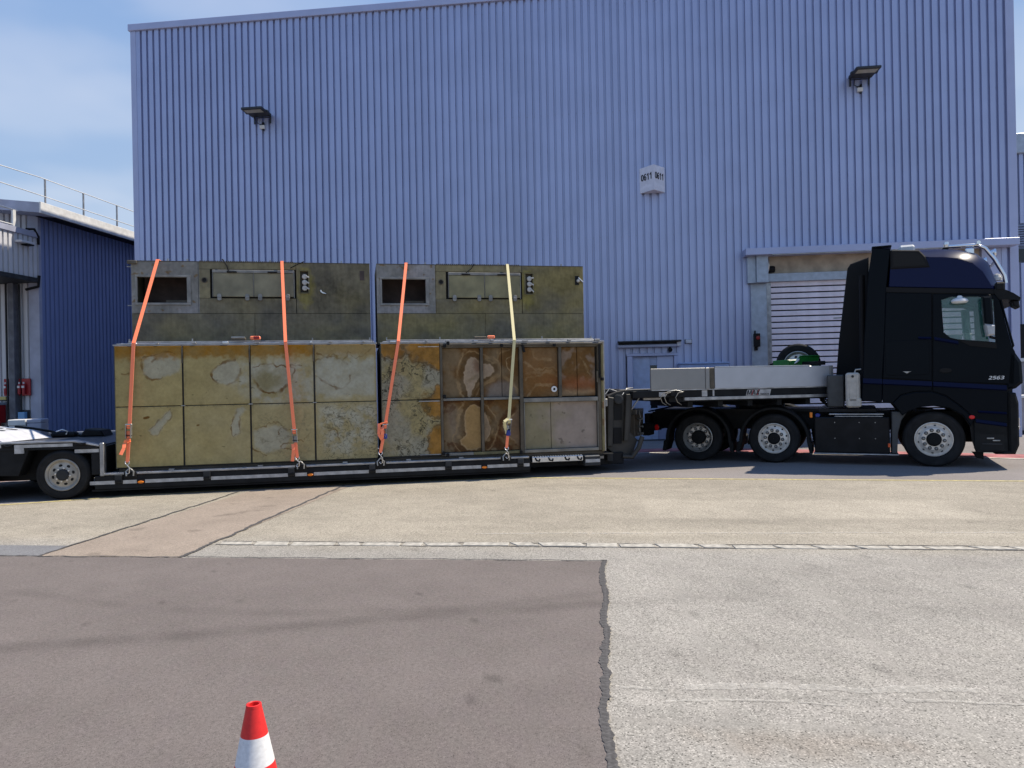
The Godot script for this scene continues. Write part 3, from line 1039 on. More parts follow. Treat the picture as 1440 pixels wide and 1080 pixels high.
func floodlight(at: Vector3, label: String):
	var t := thing("floodlight", label, "floodlight", at, 0, "floodlights on the warehouse front")
	var tilt := Node3D.new()
	tilt.name = "lamp_head"
	t.add_child(tilt)
	tilt.position = Vector3(0, 0.02, 0.02)
	pbox("housing", Vector3(-0.30, 0.0, 0.04), Vector3(0.30, 0.085, 0.40), M.lamp_body, tilt, 0.015)
	pbox("front_frame", Vector3(-0.31, -0.01, 0.402), Vector3(0.31, 0.06, 0.72), M.lamp_body, tilt, 0.012)
	pbox("lens", Vector3(-0.25, -0.016, 0.44), Vector3(0.25, -0.0105, 0.66), M.lens, tilt)
	for s in [-1, 1]:
		pbox("clip", Vector3(s * 0.31 - 0.03, 0.0, 0.30), Vector3(s * 0.31 + 0.03, 0.07, 0.40), M.lamp_body, tilt, 0.006)
	pbox("cooling_block", Vector3(-0.12, 0.087, 0.10), Vector3(0.12, 0.13, 0.36), M.lamp_body, tilt, 0.01)
	for s in [-1, 1]:
		pbox("bracket", Vector3(s * 0.24 - 0.02, -0.16, 0.006), Vector3(s * 0.24 + 0.02, 0.05, 0.03), M.lamp_body, t)
	pbox("bracket", Vector3(-0.26, 0.0, 0.032), Vector3(0.26, 0.018, 0.06), M.lamp_body, t)
	ptube("cable", [Vector3(-0.14, 0.0, 0.06), Vector3(-0.15, -0.14, 0.05), Vector3(-0.06, -0.19, 0.05), Vector3(0.03, -0.17, 0.05)], 0.012, M.black, t, 6)
	pbox("plug", Vector3(0.0, -0.20, 0.006), Vector3(0.05, -0.13, 0.06), M.black, t)
	pbox("junction_box", Vector3(-0.07, -0.325, 0.006), Vector3(0.07, -0.215, 0.08), M.white, t, 0.01)
	pbox("cable_gland", Vector3(0.0, -0.36, 0.01), Vector3(0.05, -0.327, 0.06), M.lamp_body, t)

func build_small():
	floodlight(Vector3(-9.72, 9.62, FACADE), "dark floodlight high on the left half of the blue grey facade")
	floodlight(Vector3(7.05, 9.60, FACADE), "dark floodlight on the facade high above the gate canopy")
	# the angled number sign
	var s := thing("number_sign", "white angled wall sign reading 0611 on two faces", "sign", Vector3(1.545, 6.85, FACADE))
	var b := MB.new()
	b.xf = Transform3D(Basis(Vector3.RIGHT, -PI / 2), Vector3.ZERO)
	b.extrude(P([-0.345, -0.004, 0.335, -0.004, 0.01, -0.40]), 0.0, 0.69, 0.004)
	put(b, "sign_body", M.grey_sign, s)
	var tl := rad_to_deg(atan2(0.396, 0.355))
	var tr := rad_to_deg(atan2(0.396, 0.325))
	for k in 4:
		var f := 0.20 + k * 0.20
		var g := "0611"[k]
		lettering(g, 0.25, 0.006, "Droid Sans", M.ink, s, Vector3(lerpf(-0.345, 0.01, f) - 0.004, 0.405, lerpf(0.004, 0.40, f) + 0.004), -tl, 0.0, 0.78)
		lettering(g, 0.25, 0.006, "Droid Sans", M.ink, s, Vector3(lerpf(0.01, 0.335, f) + 0.004, 0.405, lerpf(0.40, 0.004, f) + 0.004), tr, 0.0, 0.74)
	# signal lamp on the gate jamb
	var g := thing("gate_signal", "small black signal lamp with red lens on the gate jamb", "signal light", Vector3(4.24, 2.55, FACADE - 0.02))
	pbox("housing", Vector3(-0.07, -0.02, 0), Vector3(0.09, 0.34, 0.13), M.black, g, 0.01)
	pbox("bracket", Vector3(-0.05, -0.12, 0), Vector3(0.03, -0.022, 0.06), M.black, g)
	pbox("cable_loop", Vector3(-0.045, 0.342, 0), Vector3(-0.01, 0.42, 0.05), M.black, g)
	var ln := MB.new()
	ln.lathe([Vector2(0.055, 0.131), Vector2(0.045, 0.145), Vector2(0.001, 0.15)], Vector3(0.03, 0.22, 0), 16)
	put(ln, "lens", M.red_dim, g)
	var ab := thing("alarm_box", "small grey box beside the side door canopy", "alarm box", Vector3(2.43, 2.72, FACADE))
	pbox("case", Vector3(-0.08, -0.05, 0.004), Vector3(0.08, 0.05, 0.12), M.grey_plastic, ab, 0.012)
	pbox("back_plate", Vector3(-0.10, -0.06, 0), Vector3(0.10, 0.06, 0.0035), M.dark_grey, ab)
	var ca := thing("door_camera", "little black camera under the side door canopy", "camera", Vector3(1.93, 2.50, FACADE))
	pbox("mount", Vector3(-0.02, 0.0, 0.004), Vector3(0.02, 0.085, 0.10), M.black, ca)
	var cd := MB.new()
	cd.lathe([Vector2(0.001, -0.05), Vector2(0.05, -0.05), Vector2(0.06, 0.0), Vector2(0.05, 0.05), Vector2(0.001, 0.07)], Vector3(0, 0.0, 0.12), 14)
	put(cd, "housing", M.black, ca)
	var cb := thing("wall_cabinet", "pale blue steel cabinet against the facade right of the side door", "cabinet", Vector3(2.75, 0, FACADE + 0.06))
	pbox("case", Vector3(-0.62, 0.0, 0.0), Vector3(0.66, 2.08, 0.5), M.sky_cab, cb, 0.01)
	pbox("lid", Vector3(-0.64, 2.083, -0.0), Vector3(0.68, 2.13, 0.53), M.sky_cab, cb, 0.01)
	# fire boards and boxes on the lower building
	extinguisher_board(Vector3(-18.50, 1.86, -21.95), 0.40, 2, "red fire board with two extinguishers, right of the dark column")
	extinguisher_board(Vector3(-19.12, 1.86, -21.95), 0.22, 1, "narrow red fire board with one extinguisher, left of the dark column")
	var hc := thing("hose_cabinet", "red hose cabinet with white label by the left building", "cabinet", Vector3(-19.5, 0, -21.7))
	pbox("case", Vector3(-0.30, 0.72, -0.2), Vector3(0.34, 1.30, 0.2), M.red_paint, hc, 0.02)
	pbox("stand", Vector3(-0.12, 0, -0.15), Vector3(0.2, 0.717, 0.15), M.red_paint, hc, 0.01)
	pbox("lid", Vector3(-0.32, 1.303, -0.22), Vector3(0.36, 1.38, 0.22), M.steel_blue, hc, 0.01)
	pbox("label_plate", Vector3(0.10, 1.12, 0.2), Vector3(0.33, 1.22, 0.206), M.white, hc)
	pbox("valve", Vector3(0.18, 0.84, 0.2), Vector3(0.26, 0.92, 0.26), M.grey_plastic, hc, 0.01)
	var yb := thing("ochre_box", "small ochre box above the red hose cabinet", "box", Vector3(-19.25, 1.46, -21.95))
	pbox("case", Vector3(-0.12, 0, 0), Vector3(0.12, 0.11, 0.10), M.cream, yb, 0.01)
	pbox("base", Vector3(-0.13, -0.025, 0), Vector3(0.13, -0.002, 0.11), M.dark_grey, yb)
	var bb := thing("blue_box", "pale blue box on the wall right of the dark column", "box", Vector3(-18.55, 0.80, -21.94))
	pbox("case", Vector3(-0.13, 0, 0), Vector3(0.11, 0.26, 0.14), M.sky_plastic, bb, 0.015)
	pbox("back_plate", Vector3(-0.15, -0.03, -0.03), Vector3(0.17, 0.32, -0.003), M.dark_grey, bb)
	# the cone near the camera
	var c := thing("traffic_cone", "red and white plastic traffic cone in the foreground", "traffic cone", Vector3(-1.263, 0.016, -2.535))
	var rr := func(y): return lerpf(0.122, 0.0255, (y - 0.03) / 0.47)
	var parts := [["cone_base_band", 0.03, 0.085, M.cone_red], ["reflective_band", 0.085, 0.20, M.cone_white], ["middle_band", 0.20, 0.292, M.cone_red], ["reflective_band", 0.292, 0.392, M.cone_white]]
	for p in parts:
		var q := MB.new()
		q.xf = Transform3D(Basis(Vector3.RIGHT, -PI / 2), Vector3.ZERO)
		q.lathe([Vector2(rr.call(p[1]), p[1]), Vector2(rr.call(p[2]), p[2])], Vector3.ZERO, 48)
		put(q, p[0], p[3], c)
	var q2 := MB.new()
	q2.xf = Transform3D(Basis(Vector3.RIGHT, -PI / 2), Vector3.ZERO)
	q2.lathe([Vector2(rr.call(0.392), 0.392), Vector2(rr.call(0.487), 0.487), Vector2(0.0275, 0.493), Vector2(0.0265, 0.5), Vector2(0.0225, 0.5015), Vector2(0.0185, 0.499), Vector2(0.017, 0.47), Vector2(0.03, 0.3)], Vector3.ZERO, 48)
	put(q2, "tip", M.cone_red, c)
	pbox("foot_plate", Vector3(-0.15, 0, -0.15), Vector3(0.15, 0.03, 0.15), M.cone_red, c, 0.01)

# ------------------------------------------------------------------ wheels
# built round z, outer face at z = 0; parent gets tyre, rim, hub, bolts
func wheel(parent: Node, at: Vector3, r: float, w: float, style: String, flip := false):
	var o := Node3D.new()
	o.name = numbered(parent, "wheel")
	parent.add_child(o, true)
	o.position = at
	if flip:
		o.rotation.y = PI
	var key := "wheel_" + style
	if not M.has(key):
		var rr := r * 0.62
		var t := MB.new()
		t.lathe([Vector2(rr * 0.97, -w), Vector2(r * 0.80, -w - 0.012), Vector2(r * 0.95, -w + 0.005), Vector2(r, -w + 0.04), Vector2(r, -w * 0.68), Vector2(r - 0.014, -w * 0.67), Vector2(r - 0.014, -w * 0.64), Vector2(r, -w * 0.63),
			Vector2(r, -w * 0.37), Vector2(r - 0.014, -w * 0.36), Vector2(r - 0.014, -w * 0.33), Vector2(r, -w * 0.32), Vector2(r, -0.045), Vector2(r * 0.965, -0.012), Vector2(r * 0.93, 0.004), Vector2(r * 0.925, 0.008), Vector2(r * 0.85, 0.012), Vector2(r * 0.845, 0.008), Vector2(r * 0.72, 0.006), Vector2(r * 0.66, -0.006), Vector2(rr, -0.02), Vector2(rr * 0.96, -0.04)], Vector3.ZERO, 56)
		var g := MB.new()
		var hole := MB.new()
		var bolt := MB.new()
		var hx: Array[Transform3D] = []
		var bx: Array[Transform3D] = []
		var hub := MB.new()
		if style == "drive" or style == "front":
			var z := 0.02 if style == "front" else -0.015
			g.lathe([Vector2(rr, -0.05), Vector2(rr * 1.0, -0.008), Vector2(rr * 0.965, -0.004), Vector2(rr * 0.93, -0.03), Vector2(rr * 0.86, -0.045), Vector2(rr * 0.80, -0.035), Vector2(rr * 0.66, z), Vector2(rr * 0.62, z + 0.008), Vector2(rr * 0.40, z + 0.008), Vector2(rr * 0.38, z - 0.02), Vector2(0.001, z - 0.02)], Vector3.ZERO, 48)
			for k in 10:
				var a := TAU * (k + 0.35) / 10
				var c := Vector3(cos(a), sin(a), 0)
				hx.append(Transform3D(Basis(Vector3.BACK, a), c * rr * 0.79 + Vector3(0, 0, -0.033)))
				bx.append(Transform3D(Basis(Vector3.BACK, a + 0.3), Vector3(cos(a + 0.3), sin(a + 0.3), 0) * rr * 0.54 + Vector3(0, 0, z + 0.008)))
			hub.lathe([Vector2(rr * 0.385, z - 0.02), Vector2(rr * 0.385, z + 0.03), Vector2(rr * 0.33, z + 0.045), Vector2(rr * 0.30, z + 0.047), Vector2(0.001, z + 0.047)], Vector3.ZERO, 32)
		elif style == "trailing":
			g.lathe([Vector2(rr, -0.05), Vector2(rr, -0.006), Vector2(rr * 0.965, -0.002), Vector2(rr * 0.94, -0.02), Vector2(rr * 0.90, -0.11), Vector2(rr * 0.74, -0.16), Vector2(rr * 0.72, -0.145), Vector2(rr * 0.50, -0.145), Vector2(rr * 0.48, -0.17), Vector2(0.001, -0.17)], Vector3.ZERO, 48)
			for k in 10:
				var a := TAU * (k + 0.1) / 10
				bx.append(Transform3D(Basis(Vector3.BACK, a), Vector3(cos(a), sin(a), 0) * rr * 0.61 + Vector3(0, 0, -0.145)))
				hx.append(Transform3D(Basis(Vector3.BACK, a), Vector3(cos(a + 0.3), sin(a + 0.3), 0) * rr * 0.82 + Vector3(0, 0, -0.135)))
			hub.lathe([Vector2(rr * 0.47, -0.17), Vector2(rr * 0.47, -0.06), Vector2(rr * 0.42, -0.04), Vector2(0.001, -0.035)], Vector3.ZERO, 32)
		else:  # trailer: eight round hand holes
			g.lathe([Vector2(rr * 1.02, -0.05), Vector2(rr * 1.04, 0.0), Vector2(rr * 1.0, 0.006), Vector2(rr * 0.90, -0.012), Vector2(rr * 0.86, -0.03), Vector2(rr * 0.80, -0.038), Vector2(rr * 0.42, -0.022), Vector2(rr * 0.37, -0.022), Vector2(0.001, -0.022)], Vector3.ZERO, 48)
			for k in 8:
				var a := TAU * (k + 0.3) / 8
				hx.append(Transform3D(Basis(Vector3.BACK, a), Vector3(cos(a), sin(a), 0) * rr * 0.61 + Vector3(0, 0, -0.034)))
				bx.append(Transform3D(Basis(Vector3.BACK, a + 0.39), Vector3(cos(a + 0.39), sin(a + 0.39), 0) * rr * 0.43 + Vector3(0, 0, -0.022)))
			hub.lathe([Vector2(rr * 0.37, -0.022), Vector2(rr * 0.36, 0.015), Vector2(rr * 0.31, 0.028), Vector2(0.001, 0.03)], Vector3.ZERO, 28)
		var small := style != "drive" and style != "front" and style != "trailing"
		hole.extrude(ell(0, 0, rr * 0.085, rr * 0.11, 12) if small else ell(0, 0, rr * 0.05, rr * 0.062, 10), 0.0, 0.007)
		bolt.lathe([Vector2(0.014, 0), Vector2(0.014, 0.02), Vector2(0.001, 0.021)] if small else [Vector2(0.034, 0), Vector2(0.034, 0.006), Vector2(0.020, 0.008), Vector2(0.018, 0.022), Vector2(0.001, 0.023)], Vector3.ZERO, 10, false)
		var capm := MB.new()
		capm.lathe([Vector2(0.019, 0.0), Vector2(0.019, 0.030), Vector2(0.012, 0.038), Vector2(0.001, 0.039)], Vector3.ZERO, 6, false)
		if not M.has("nut_cap"):
			M["nut_cap"] = capm.done()
		M[key] = [t.done(), g.done(), hole.done(), bolt.done(), hub.done(), hx, bx]
	var q: Array = M[key]
	put_mesh(q[0], "tyre", M.tyre, o)
	put_mesh(q[1], "rim", {"trailing": M.rim_dull, "spare": M.rim_dull, "trailer": M.rim_trailer}.get(style, M.rim), o)
	for x in q[5]:
		put_mesh(q[2], "hand_hole", M.void, o).transform = x
	for x in q[6]:
		put_mesh(q[3], "wheel_nut", M.nut if style != "trailer" else M.rim, o).transform = x
		if style == "front" or style == "drive" or style == "trailing":
			put_mesh(M.nut_cap, "nut_cap", M.zinc, o).transform = x
	put_mesh(q[4], "hub", M.plastic if style != "trailer" else M.dark_grey, o)

# ------------------------------------------------------------------ low loader trailer
const TRAILER_AT := Vector3(-8.27, 0, -10.51)
const TRAILER_TURN := 18.5

func build_trailer():
	var t := thing("low_loader_trailer", "black low loader semi trailer with silver edges and white reflective strips", "trailer", TRAILER_AT, TRAILER_TURN)
	# the bed
	pbox("bed_beam", Vector3(0.45, 0.13, -2.95), Vector3(7.42, 0.345, -0.012), M.trailer_black, t, 0.01)
	pbox("bed_beam", Vector3(7.42, 0.13, -2.95), Vector3(9.30, 0.345, -0.45), M.trailer_black, t, 0.01)
	pbox("bed_edge", Vector3(0.58, 0.348, -0.16), Vector3(7.40, 0.385, -0.004), M.alu, t, 0.008)
	pbox("bed_edge", Vector3(0.58, 0.348, -2.95), Vector3(7.40, 0.385, -2.79), M.alu, t, 0.008)
	pbox("bed_floor", Vector3(0.58, 0.347, -2.785), Vector3(9.0, 0.362, -0.165), M.trailer_brown, t)
	pbox("lower_sill", Vector3(0.40, 0.10, -0.30), Vector3(7.42, 0.127, -0.03), M.trailer_black, t, 0.005)
	var clamps := [0.80, 2.10, 3.40, 4.70, 5.98, 7.24]
	for u in clamps:
		var c := pbox("post_pocket", Vector3(u - 0.052, 0.225, -0.01), Vector3(u + 0.052, 0.35, 0.028), M.dark_grey, t, 0.006)
		pbox("latch", Vector3(u - 0.045, 0.235, 0.0285), Vector3(u + 0.045, 0.275, 0.036), M.black, c, 0.003)
	for s in [[0.385, 0.742], [0.858, 1.06], [1.18, 2.043], [2.158, 3.343], [3.458, 3.645], [3.755, 4.643], [4.758, 5.92], [6.04, 6.545], [6.655, 7.18], [7.296, 7.40]]:
		pbox("reflective_strip", Vector3(s[0], 0.208, -0.01), Vector3(s[1], 0.262, -0.006), M.reflector_white, t)
	for u in [1.12, 3.70, 6.60]:
		pbox("lamp_plate", Vector3(u - 0.05, 0.215, -0.01), Vector3(u + 0.05, 0.28, 0.0), M.black, t, 0.003)
		var l := MB.new()
		l.extrude(ell(u, 0.225, 0.046, 0.020), 0.0005, 0.018, 0.006)
		put(l, "marker_lamp", M.amber, t)
	for u in [0.97, 3.55, 4.84, 6.98]:
		ptube("lashing_ring", [Vector3(u - 0.05, 0.33, 0.03), Vector3(u - 0.055, 0.40, 0.03), Vector3(u, 0.455, 0.03), Vector3(u + 0.055, 0.40, 0.03), Vector3(u + 0.05, 0.33, 0.03)], 0.013, M.zinc, t, 6)
		pbox("ring_block", Vector3(u - 0.09, 0.30, -0.005), Vector3(u + 0.09, 0.395, 0.024), M.black, t, 0.01)
	for u in [1.55, 2.9, 4.25, 5.3, 6.2]:
		pbox("edge_lug", Vector3(u - 0.03, 0.386, -0.10), Vector3(u + 0.05, 0.41, -0.04), M.rail_steel, t, 0.004)
	# rear bogie with its raised deck
	var deck := MB.new()
	deck.extrude(P([-4.2, 0.80, 0.50, 0.775, 0.52, 0.80, 0.16, 0.88, -4.2, 0.88]), -2.95, -0.015, 0.004)
	put(deck, "rear_deck", M.trailer_black, t)
	pext("deck_edge", [-4.2, 0.882, 0.165, 0.882, 0.525, 0.803, 0.53, 0.825, 0.17, 0.912, -4.2, 0.912], -0.20, 0.0, M.alu, t, 0.006)
	pext("deck_edge", [-4.2, 0.882, 0.165, 0.882, 0.525, 0.803, 0.53, 0.825, 0.17, 0.912, -4.2, 0.912], -2.95, -2.78, M.alu, t, 0.006)
	pext("deck_plate", [-4.2, 0.883, 0.17, 0.883, 0.50, 0.81, 0.50, 0.817, 0.17, 0.893, -4.2, 0.893], -2.775, -0.205, M.deck_steel, t)
	pbox("end_angle", Vector3(0.53, 0.34, -0.12), Vector3(0.592, 0.86, 0.0), M.alu, t, 0.008)
	pbox("end_angle", Vector3(0.53, 0.34, -2.95), Vector3(0.592, 0.86, -2.83), M.alu, t, 0.008)
	pbox("end_plate", Vector3(0.53, 0.34, -2.825), Vector3(0.575, 0.80, -0.125), M.trailer_black, t)
	pbox("side_box", Vector3(0.40, 0.36, -0.40), Vector3(0.525, 0.77, -0.03), M.trailer_black, t, 0.01)
	pbox("mud_guard", Vector3(0.17, 0.70, -0.4), Vector3(0.525, 0.774, -0.035), M.trailer_black, t)
	pbox("axle_box", Vector3(-4.2, 0.28, -2.50), Vector3(0.5, 0.78, -0.42), M.trailer_black, t)
	pext("side_skirt", [-1.10, 0.41, -0.62, 0.39, -0.50, 0.70, -0.46, 0.80, -0.86, 0.80, -1.0, 0.60], -0.35, -0.03, M.trailer_black, t, 0.006)
	pbox("reflective_strip", Vector3(-0.66, 0.822, -0.012), Vector3(0.15, 0.868, -0.008), M.reflector_white, t)
	pbox("reflective_strip", Vector3(-0.66, 0.735, -0.028), Vector3(-0.53, 0.82, -0.010), M.reflector_white, t)
	pbox("reflective_strip", Vector3(-1.9, 0.83, -0.012), Vector3(-0.84, 0.875, -0.008), M.reflector_white, t)
	pbox("reflective_strip", Vector3(0.17, 0.715, -0.034), Vector3(0.515, 0.768, -0.028), M.reflector_white, t)
	for u in [-0.76, 0.27]:
		pbox("lashing_eye", Vector3(u - 0.07, 0.83, -0.011), Vector3(u + 0.07, 0.875, 0.004), M.black, t, 0.006)
		ptube("lashing_hook", [Vector3(u - 0.04, 0.865, 0.006), Vector3(u + 0.02, 0.845, 0.02), Vector3(u + 0.07, 0.86, 0.008)], 0.012, M.black, t, 6)
	for u in [0.0, -1.36, -2.72]:
		wheel(t, Vector3(u, 0.385, -0.01), 0.385, 0.27, "trailer")
		wheel(t, Vector3(u, 0.385, -2.94), 0.385, 0.27, "trailer", true)
	# front end of the bed
	var sec := pbox("front_ramp", Vector3(7.47, 0.255, -0.55), Vector3(8.41, 0.352, -0.10), M.alu_bright, t, 0.008)
	for u in [7.56, 7.80, 8.10, 8.33]:
		ptube("eyelet", [Vector3(u - 0.03, 0.335, -0.098), Vector3(u - 0.01, 0.29, -0.078), Vector3(u + 0.04, 0.28, -0.085), Vector3(u + 0.05, 0.315, -0.098)], 0.014, M.black, sec, 6)
	for k in 20:
		pbox("tread_bar", Vector3(7.48 + k * 0.0465, 0.3525, -0.54), Vector3(7.505 + k * 0.0465, 0.366, -0.12), M.alu_bright, sec)
	var fb := pbox("end_block", Vector3(8.43, 0.165, -0.60), Vector3(8.71, 0.335, -0.05), M.dark_grey, t, 0.008)
	pbox("reflective_strip", Vector3(8.435, 0.225, -0.05), Vector3(8.705, 0.282, -0.045), M.reflector_white, fb)
	pbox("tread_plate", Vector3(8.43, 0.336, -0.60), Vector3(8.70, 0.345, -0.06), M.alu_bright, fb)
	pbox("reflective_strip", Vector3(8.72, 0.245, -0.445), Vector3(8.91, 0.292, -0.44), M.reflector_white, t)
	pbox("bracket", Vector3(8.95, 0.19, -0.6), Vector3(9.06, 0.35, -0.36), M.dark_grey, t, 0.01)
	# swan neck
	var neck := [9.00, 0.42, 9.03, 1.40, 9.20, 1.47, 9.37, 1.505, 9.95, 1.50, 9.70, 1.42, 9.52, 1.37, 9.46, 0.70, 9.60, 0.56, 9.50, 0.30, 9.38, 0.22, 9.20, 0.24]
	pext("neck_plate", neck, -0.62, -0.50, M.trailer_brown, t, 0.012)
	pext("neck_plate", neck, -2.45, -2.33, M.trailer_brown, t, 0.012)
	pext("neck_core", [9.12, 0.30, 9.12, 1.36, 9.50, 1.42, 9.44, 0.66, 9.50, 0.5, 9.42, 0.3], -2.3, -0.66, M.trailer_black, t)
	pext("neck_flange", [8.98, 0.46, 9.08, 0.46, 9.12, 1.36, 9.01, 1.38], -0.50, -0.42, M.trailer_brown, t, 0.01)
	pext("neck_flange", [9.30, 0.55, 9.38, 0.55, 9.46, 1.42, 9.36, 1.42], -0.50, -0.40, M.trailer_brown, t, 0.01)
	pbox("lock_pocket", Vector3(9.14, 0.94, -0.50), Vector3(9.30, 1.25, -0.49), M.void, t)
	pbox("lock_pocket", Vector3(9.12, 0.50, -0.50), Vector3(9.28, 0.80, -0.485), M.black, t)
	var piv := MB.new()
	piv.lathe([Vector2(0.001, -0.03), Vector2(0.09, -0.03), Vector2(0.09, 0.03), Vector2(0.06, 0.04), Vector2(0.001, 0.04)], Vector3(9.22, 1.33, -0.46), 20, false)
	put(piv, "pivot_pin", M.dark_grey, t)
	ptube("hydraulic_hose", [Vector3(9.05, 1.42, -0.7), Vector3(9.15, 1.52, -0.75), Vector3(9.28, 1.47, -0.7), Vector3(9.3, 1.38, -0.55)], 0.011, M.zinc, t, 6)
	ptube("hydraulic_hose", [Vector3(9.3, 1.40, -0.48), Vector3(9.42, 1.52, -0.55), Vector3(9.6, 1.53, -0.7)], 0.011, M.zinc, t, 6)
	ptube("hydraulic_hose", [Vector3(9.28, 0.27, -0.45), Vector3(9.45, 0.25, -0.42), Vector3(9.58, 0.42, -0.40), Vector3(9.66, 0.62, -0.42)], 0.045, M.trailer_brown, t)
	ptube("strut", [Vector3(9.50, 1.12, -0.55), Vector3(9.72, 1.44, -0.5)], 0.014, M.zinc, t, 6)
	# upper frame over the tractor
	pbox("upper_frame", Vector3(9.46, 1.34, -2.75), Vector3(13.58, 1.468, -0.33), M.trailer_black, t, 0.008)
	pbox("upper_frame", Vector3(10.2, 1.25, -2.5), Vector3(13.58, 1.34, -0.40), M.trailer_black, t)
	pbox("frame_floor", Vector3(9.82, 1.469, -2.8), Vector3(13.58, 1.488, -0.31), M.alu, t)
	pbox("reflective_strip", Vector3(10.48, 1.275, -0.40), Vector3(13.58, 1.335, -0.325), M.alu, t, 0.004)
	for s in [[10.83, 10.94], [11.05, 11.085]]:
		pbox("reflective_strip", Vector3(s[0], 1.345, -0.329), Vector3(s[1], 1.46, -0.325), M.reflector_white, t)
	pbox("reflective_strip", Vector3(13.47, 1.35, -0.329), Vector3(13.575, 1.455, -0.325), M.reflector_white, t)
	pbox("reflective_strip", Vector3(9.72, 1.30, -0.50), Vector3(10.05, 1.345, -0.46), M.reflector_white, t)
	pbox("reflective_strip", Vector3(9.97, 1.36, -0.329), Vector3(10.1, 1.44, -0.325), M.reflector_white, t)
	var bl := pext("side_board", [9.81, 1.49, 10.895, 1.49, 10.895, 1.885, 9.81, 1.88], -0.36, -0.305, M.board_left, t, 0.006)
	bl.set_meta("label", "duller grey left side board")
	pbox("board_post", Vector3(10.905, 1.48, -0.37), Vector3(10.985, 1.885, -0.30), M.board_left, t, 0.008)
	pbox("board_post", Vector3(10.99, 1.47, -0.37), Vector3(11.085, 1.885, -0.31), M.frame_steel, t, 0.008)
	var br := pext("side_board", [11.095, 1.487, 13.52, 1.487, 13.52, 1.885, 11.095, 1.892], -0.36, -0.305, M.board_right, t, 0.006)
	br.set_meta("label", "paler long right side board")
	pbox("board_post", Vector3(13.525, 1.47, -0.37), Vector3(13.60, 1.89, -0.30), M.board_left, t, 0.008)
	pbox("board_cap", Vector3(11.1, 1.893, -0.37), Vector3(13.1, 1.905, -0.30), M.alu_bright, t)
	pbox("side_board", Vector3(11.4, 1.49, -2.82), Vector3(13.58, 1.88, -2.765), M.board_right, t, 0.006)
	pbox("tool_case", Vector3(13.36, 1.906, -2.2), Vector3(13.54, 1.985, -0.45), M.black, t, 0.01)
	pbox("end_board", Vector3(13.53, 1.49, -2.76), Vector3(13.585, 1.88, -0.375), M.board_left, t, 0.006)
	var sg := pext("maker_plate", [11.735, 1.338, 12.235, 1.338, 12.265, 1.452, 11.765, 1.452], -0.329, -0.322, M.reflector_white, t)
	lettering("MAX", 0.125, 0.004, "Droid Sans", M.ink, sg, Vector3(11.885, 1.396, -0.319), 0, 0.22, 1.0)
	pext("red_stroke", [11.955, 1.345, 11.985, 1.345, 12.025, 1.448, 11.995, 1.448], -0.3215, -0.3195, M.red_paint, sg)
	pext("red_stroke", [11.845, 1.345, 11.86, 1.345, 11.895, 1.448, 11.88, 1.448], -0.3164, -0.3155, M.red_paint, sg)
	lettering("TRAILER", 0.048, 0.004, "Droid Sans", M.ink, sg, Vector3(12.125, 1.362, -0.320), 0, 0.15, 1.0)
	for s in [[10.02, 1.48], [10.10, 1.50], [10.32, 1.46]]:
		ptube("air_line", [Vector3(s[0] + 0.12, 1.44, -0.28), Vector3(s[0], 1.42, -0.25), Vector3(s[0] - 0.06, 1.34, -0.24), Vector3(s[0] - 0.02, 1.25, -0.25), Vector3(s[0] + 0.08, 1.20, -0.3)], 0.008, M.rail_dull, t, 6)
	pbox("valve_block", Vector3(10.18, 1.36, -0.33), Vector3(10.32, 1.45, -0.26), M.black, t, 0.01)
	ptube("air_line", [Vector3(10.12, 1.45, -0.28), Vector3(10.28, 1.475, -0.27), Vector3(10.42, 1.44, -0.28)], 0.009, M.zinc, t, 6)
	for k in 5:
		pbox("cross_member", Vector3(10.6 + k * 0.62, 1.14, -2.3), Vector3(10.7 + k * 0.62, 1.25, -0.45), M.trailer_black, t)

# ------------------------------------------------------------------ tractor
const TRACTOR_AT := Vector3(5.93, 0, -14.12)
const TRACTOR_TURN := -18.2

func arc(cx: float, cy: float, r: float, a0: float, a1: float, n := 12) -> Array:
	var o := []
	for k in n + 1:
		var a := deg_to_rad(lerpf(a0, a1, float(k) / n))
		o.append_array([cx + cos(a) * r, cy + sin(a) * r])
	return o

func fender(t: Node, u: float, z0: float, z1: float):
	var outer := arc(u, 0.44, 0.66, 182, -2, 20)
	var inner := arc(u, 0.44, 0.60, -2, 182, 20)
	var p := [u - 0.73, 0.20, u - 0.70, 0.40] + outer + [u + 0.70, 0.38, u + 0.70, 0.20, u + 0.645, 0.20] + inner + [u - 0.665, 0.20]
	pext("rear_fender", p, z0, z1, M.plastic, t, 0.012)

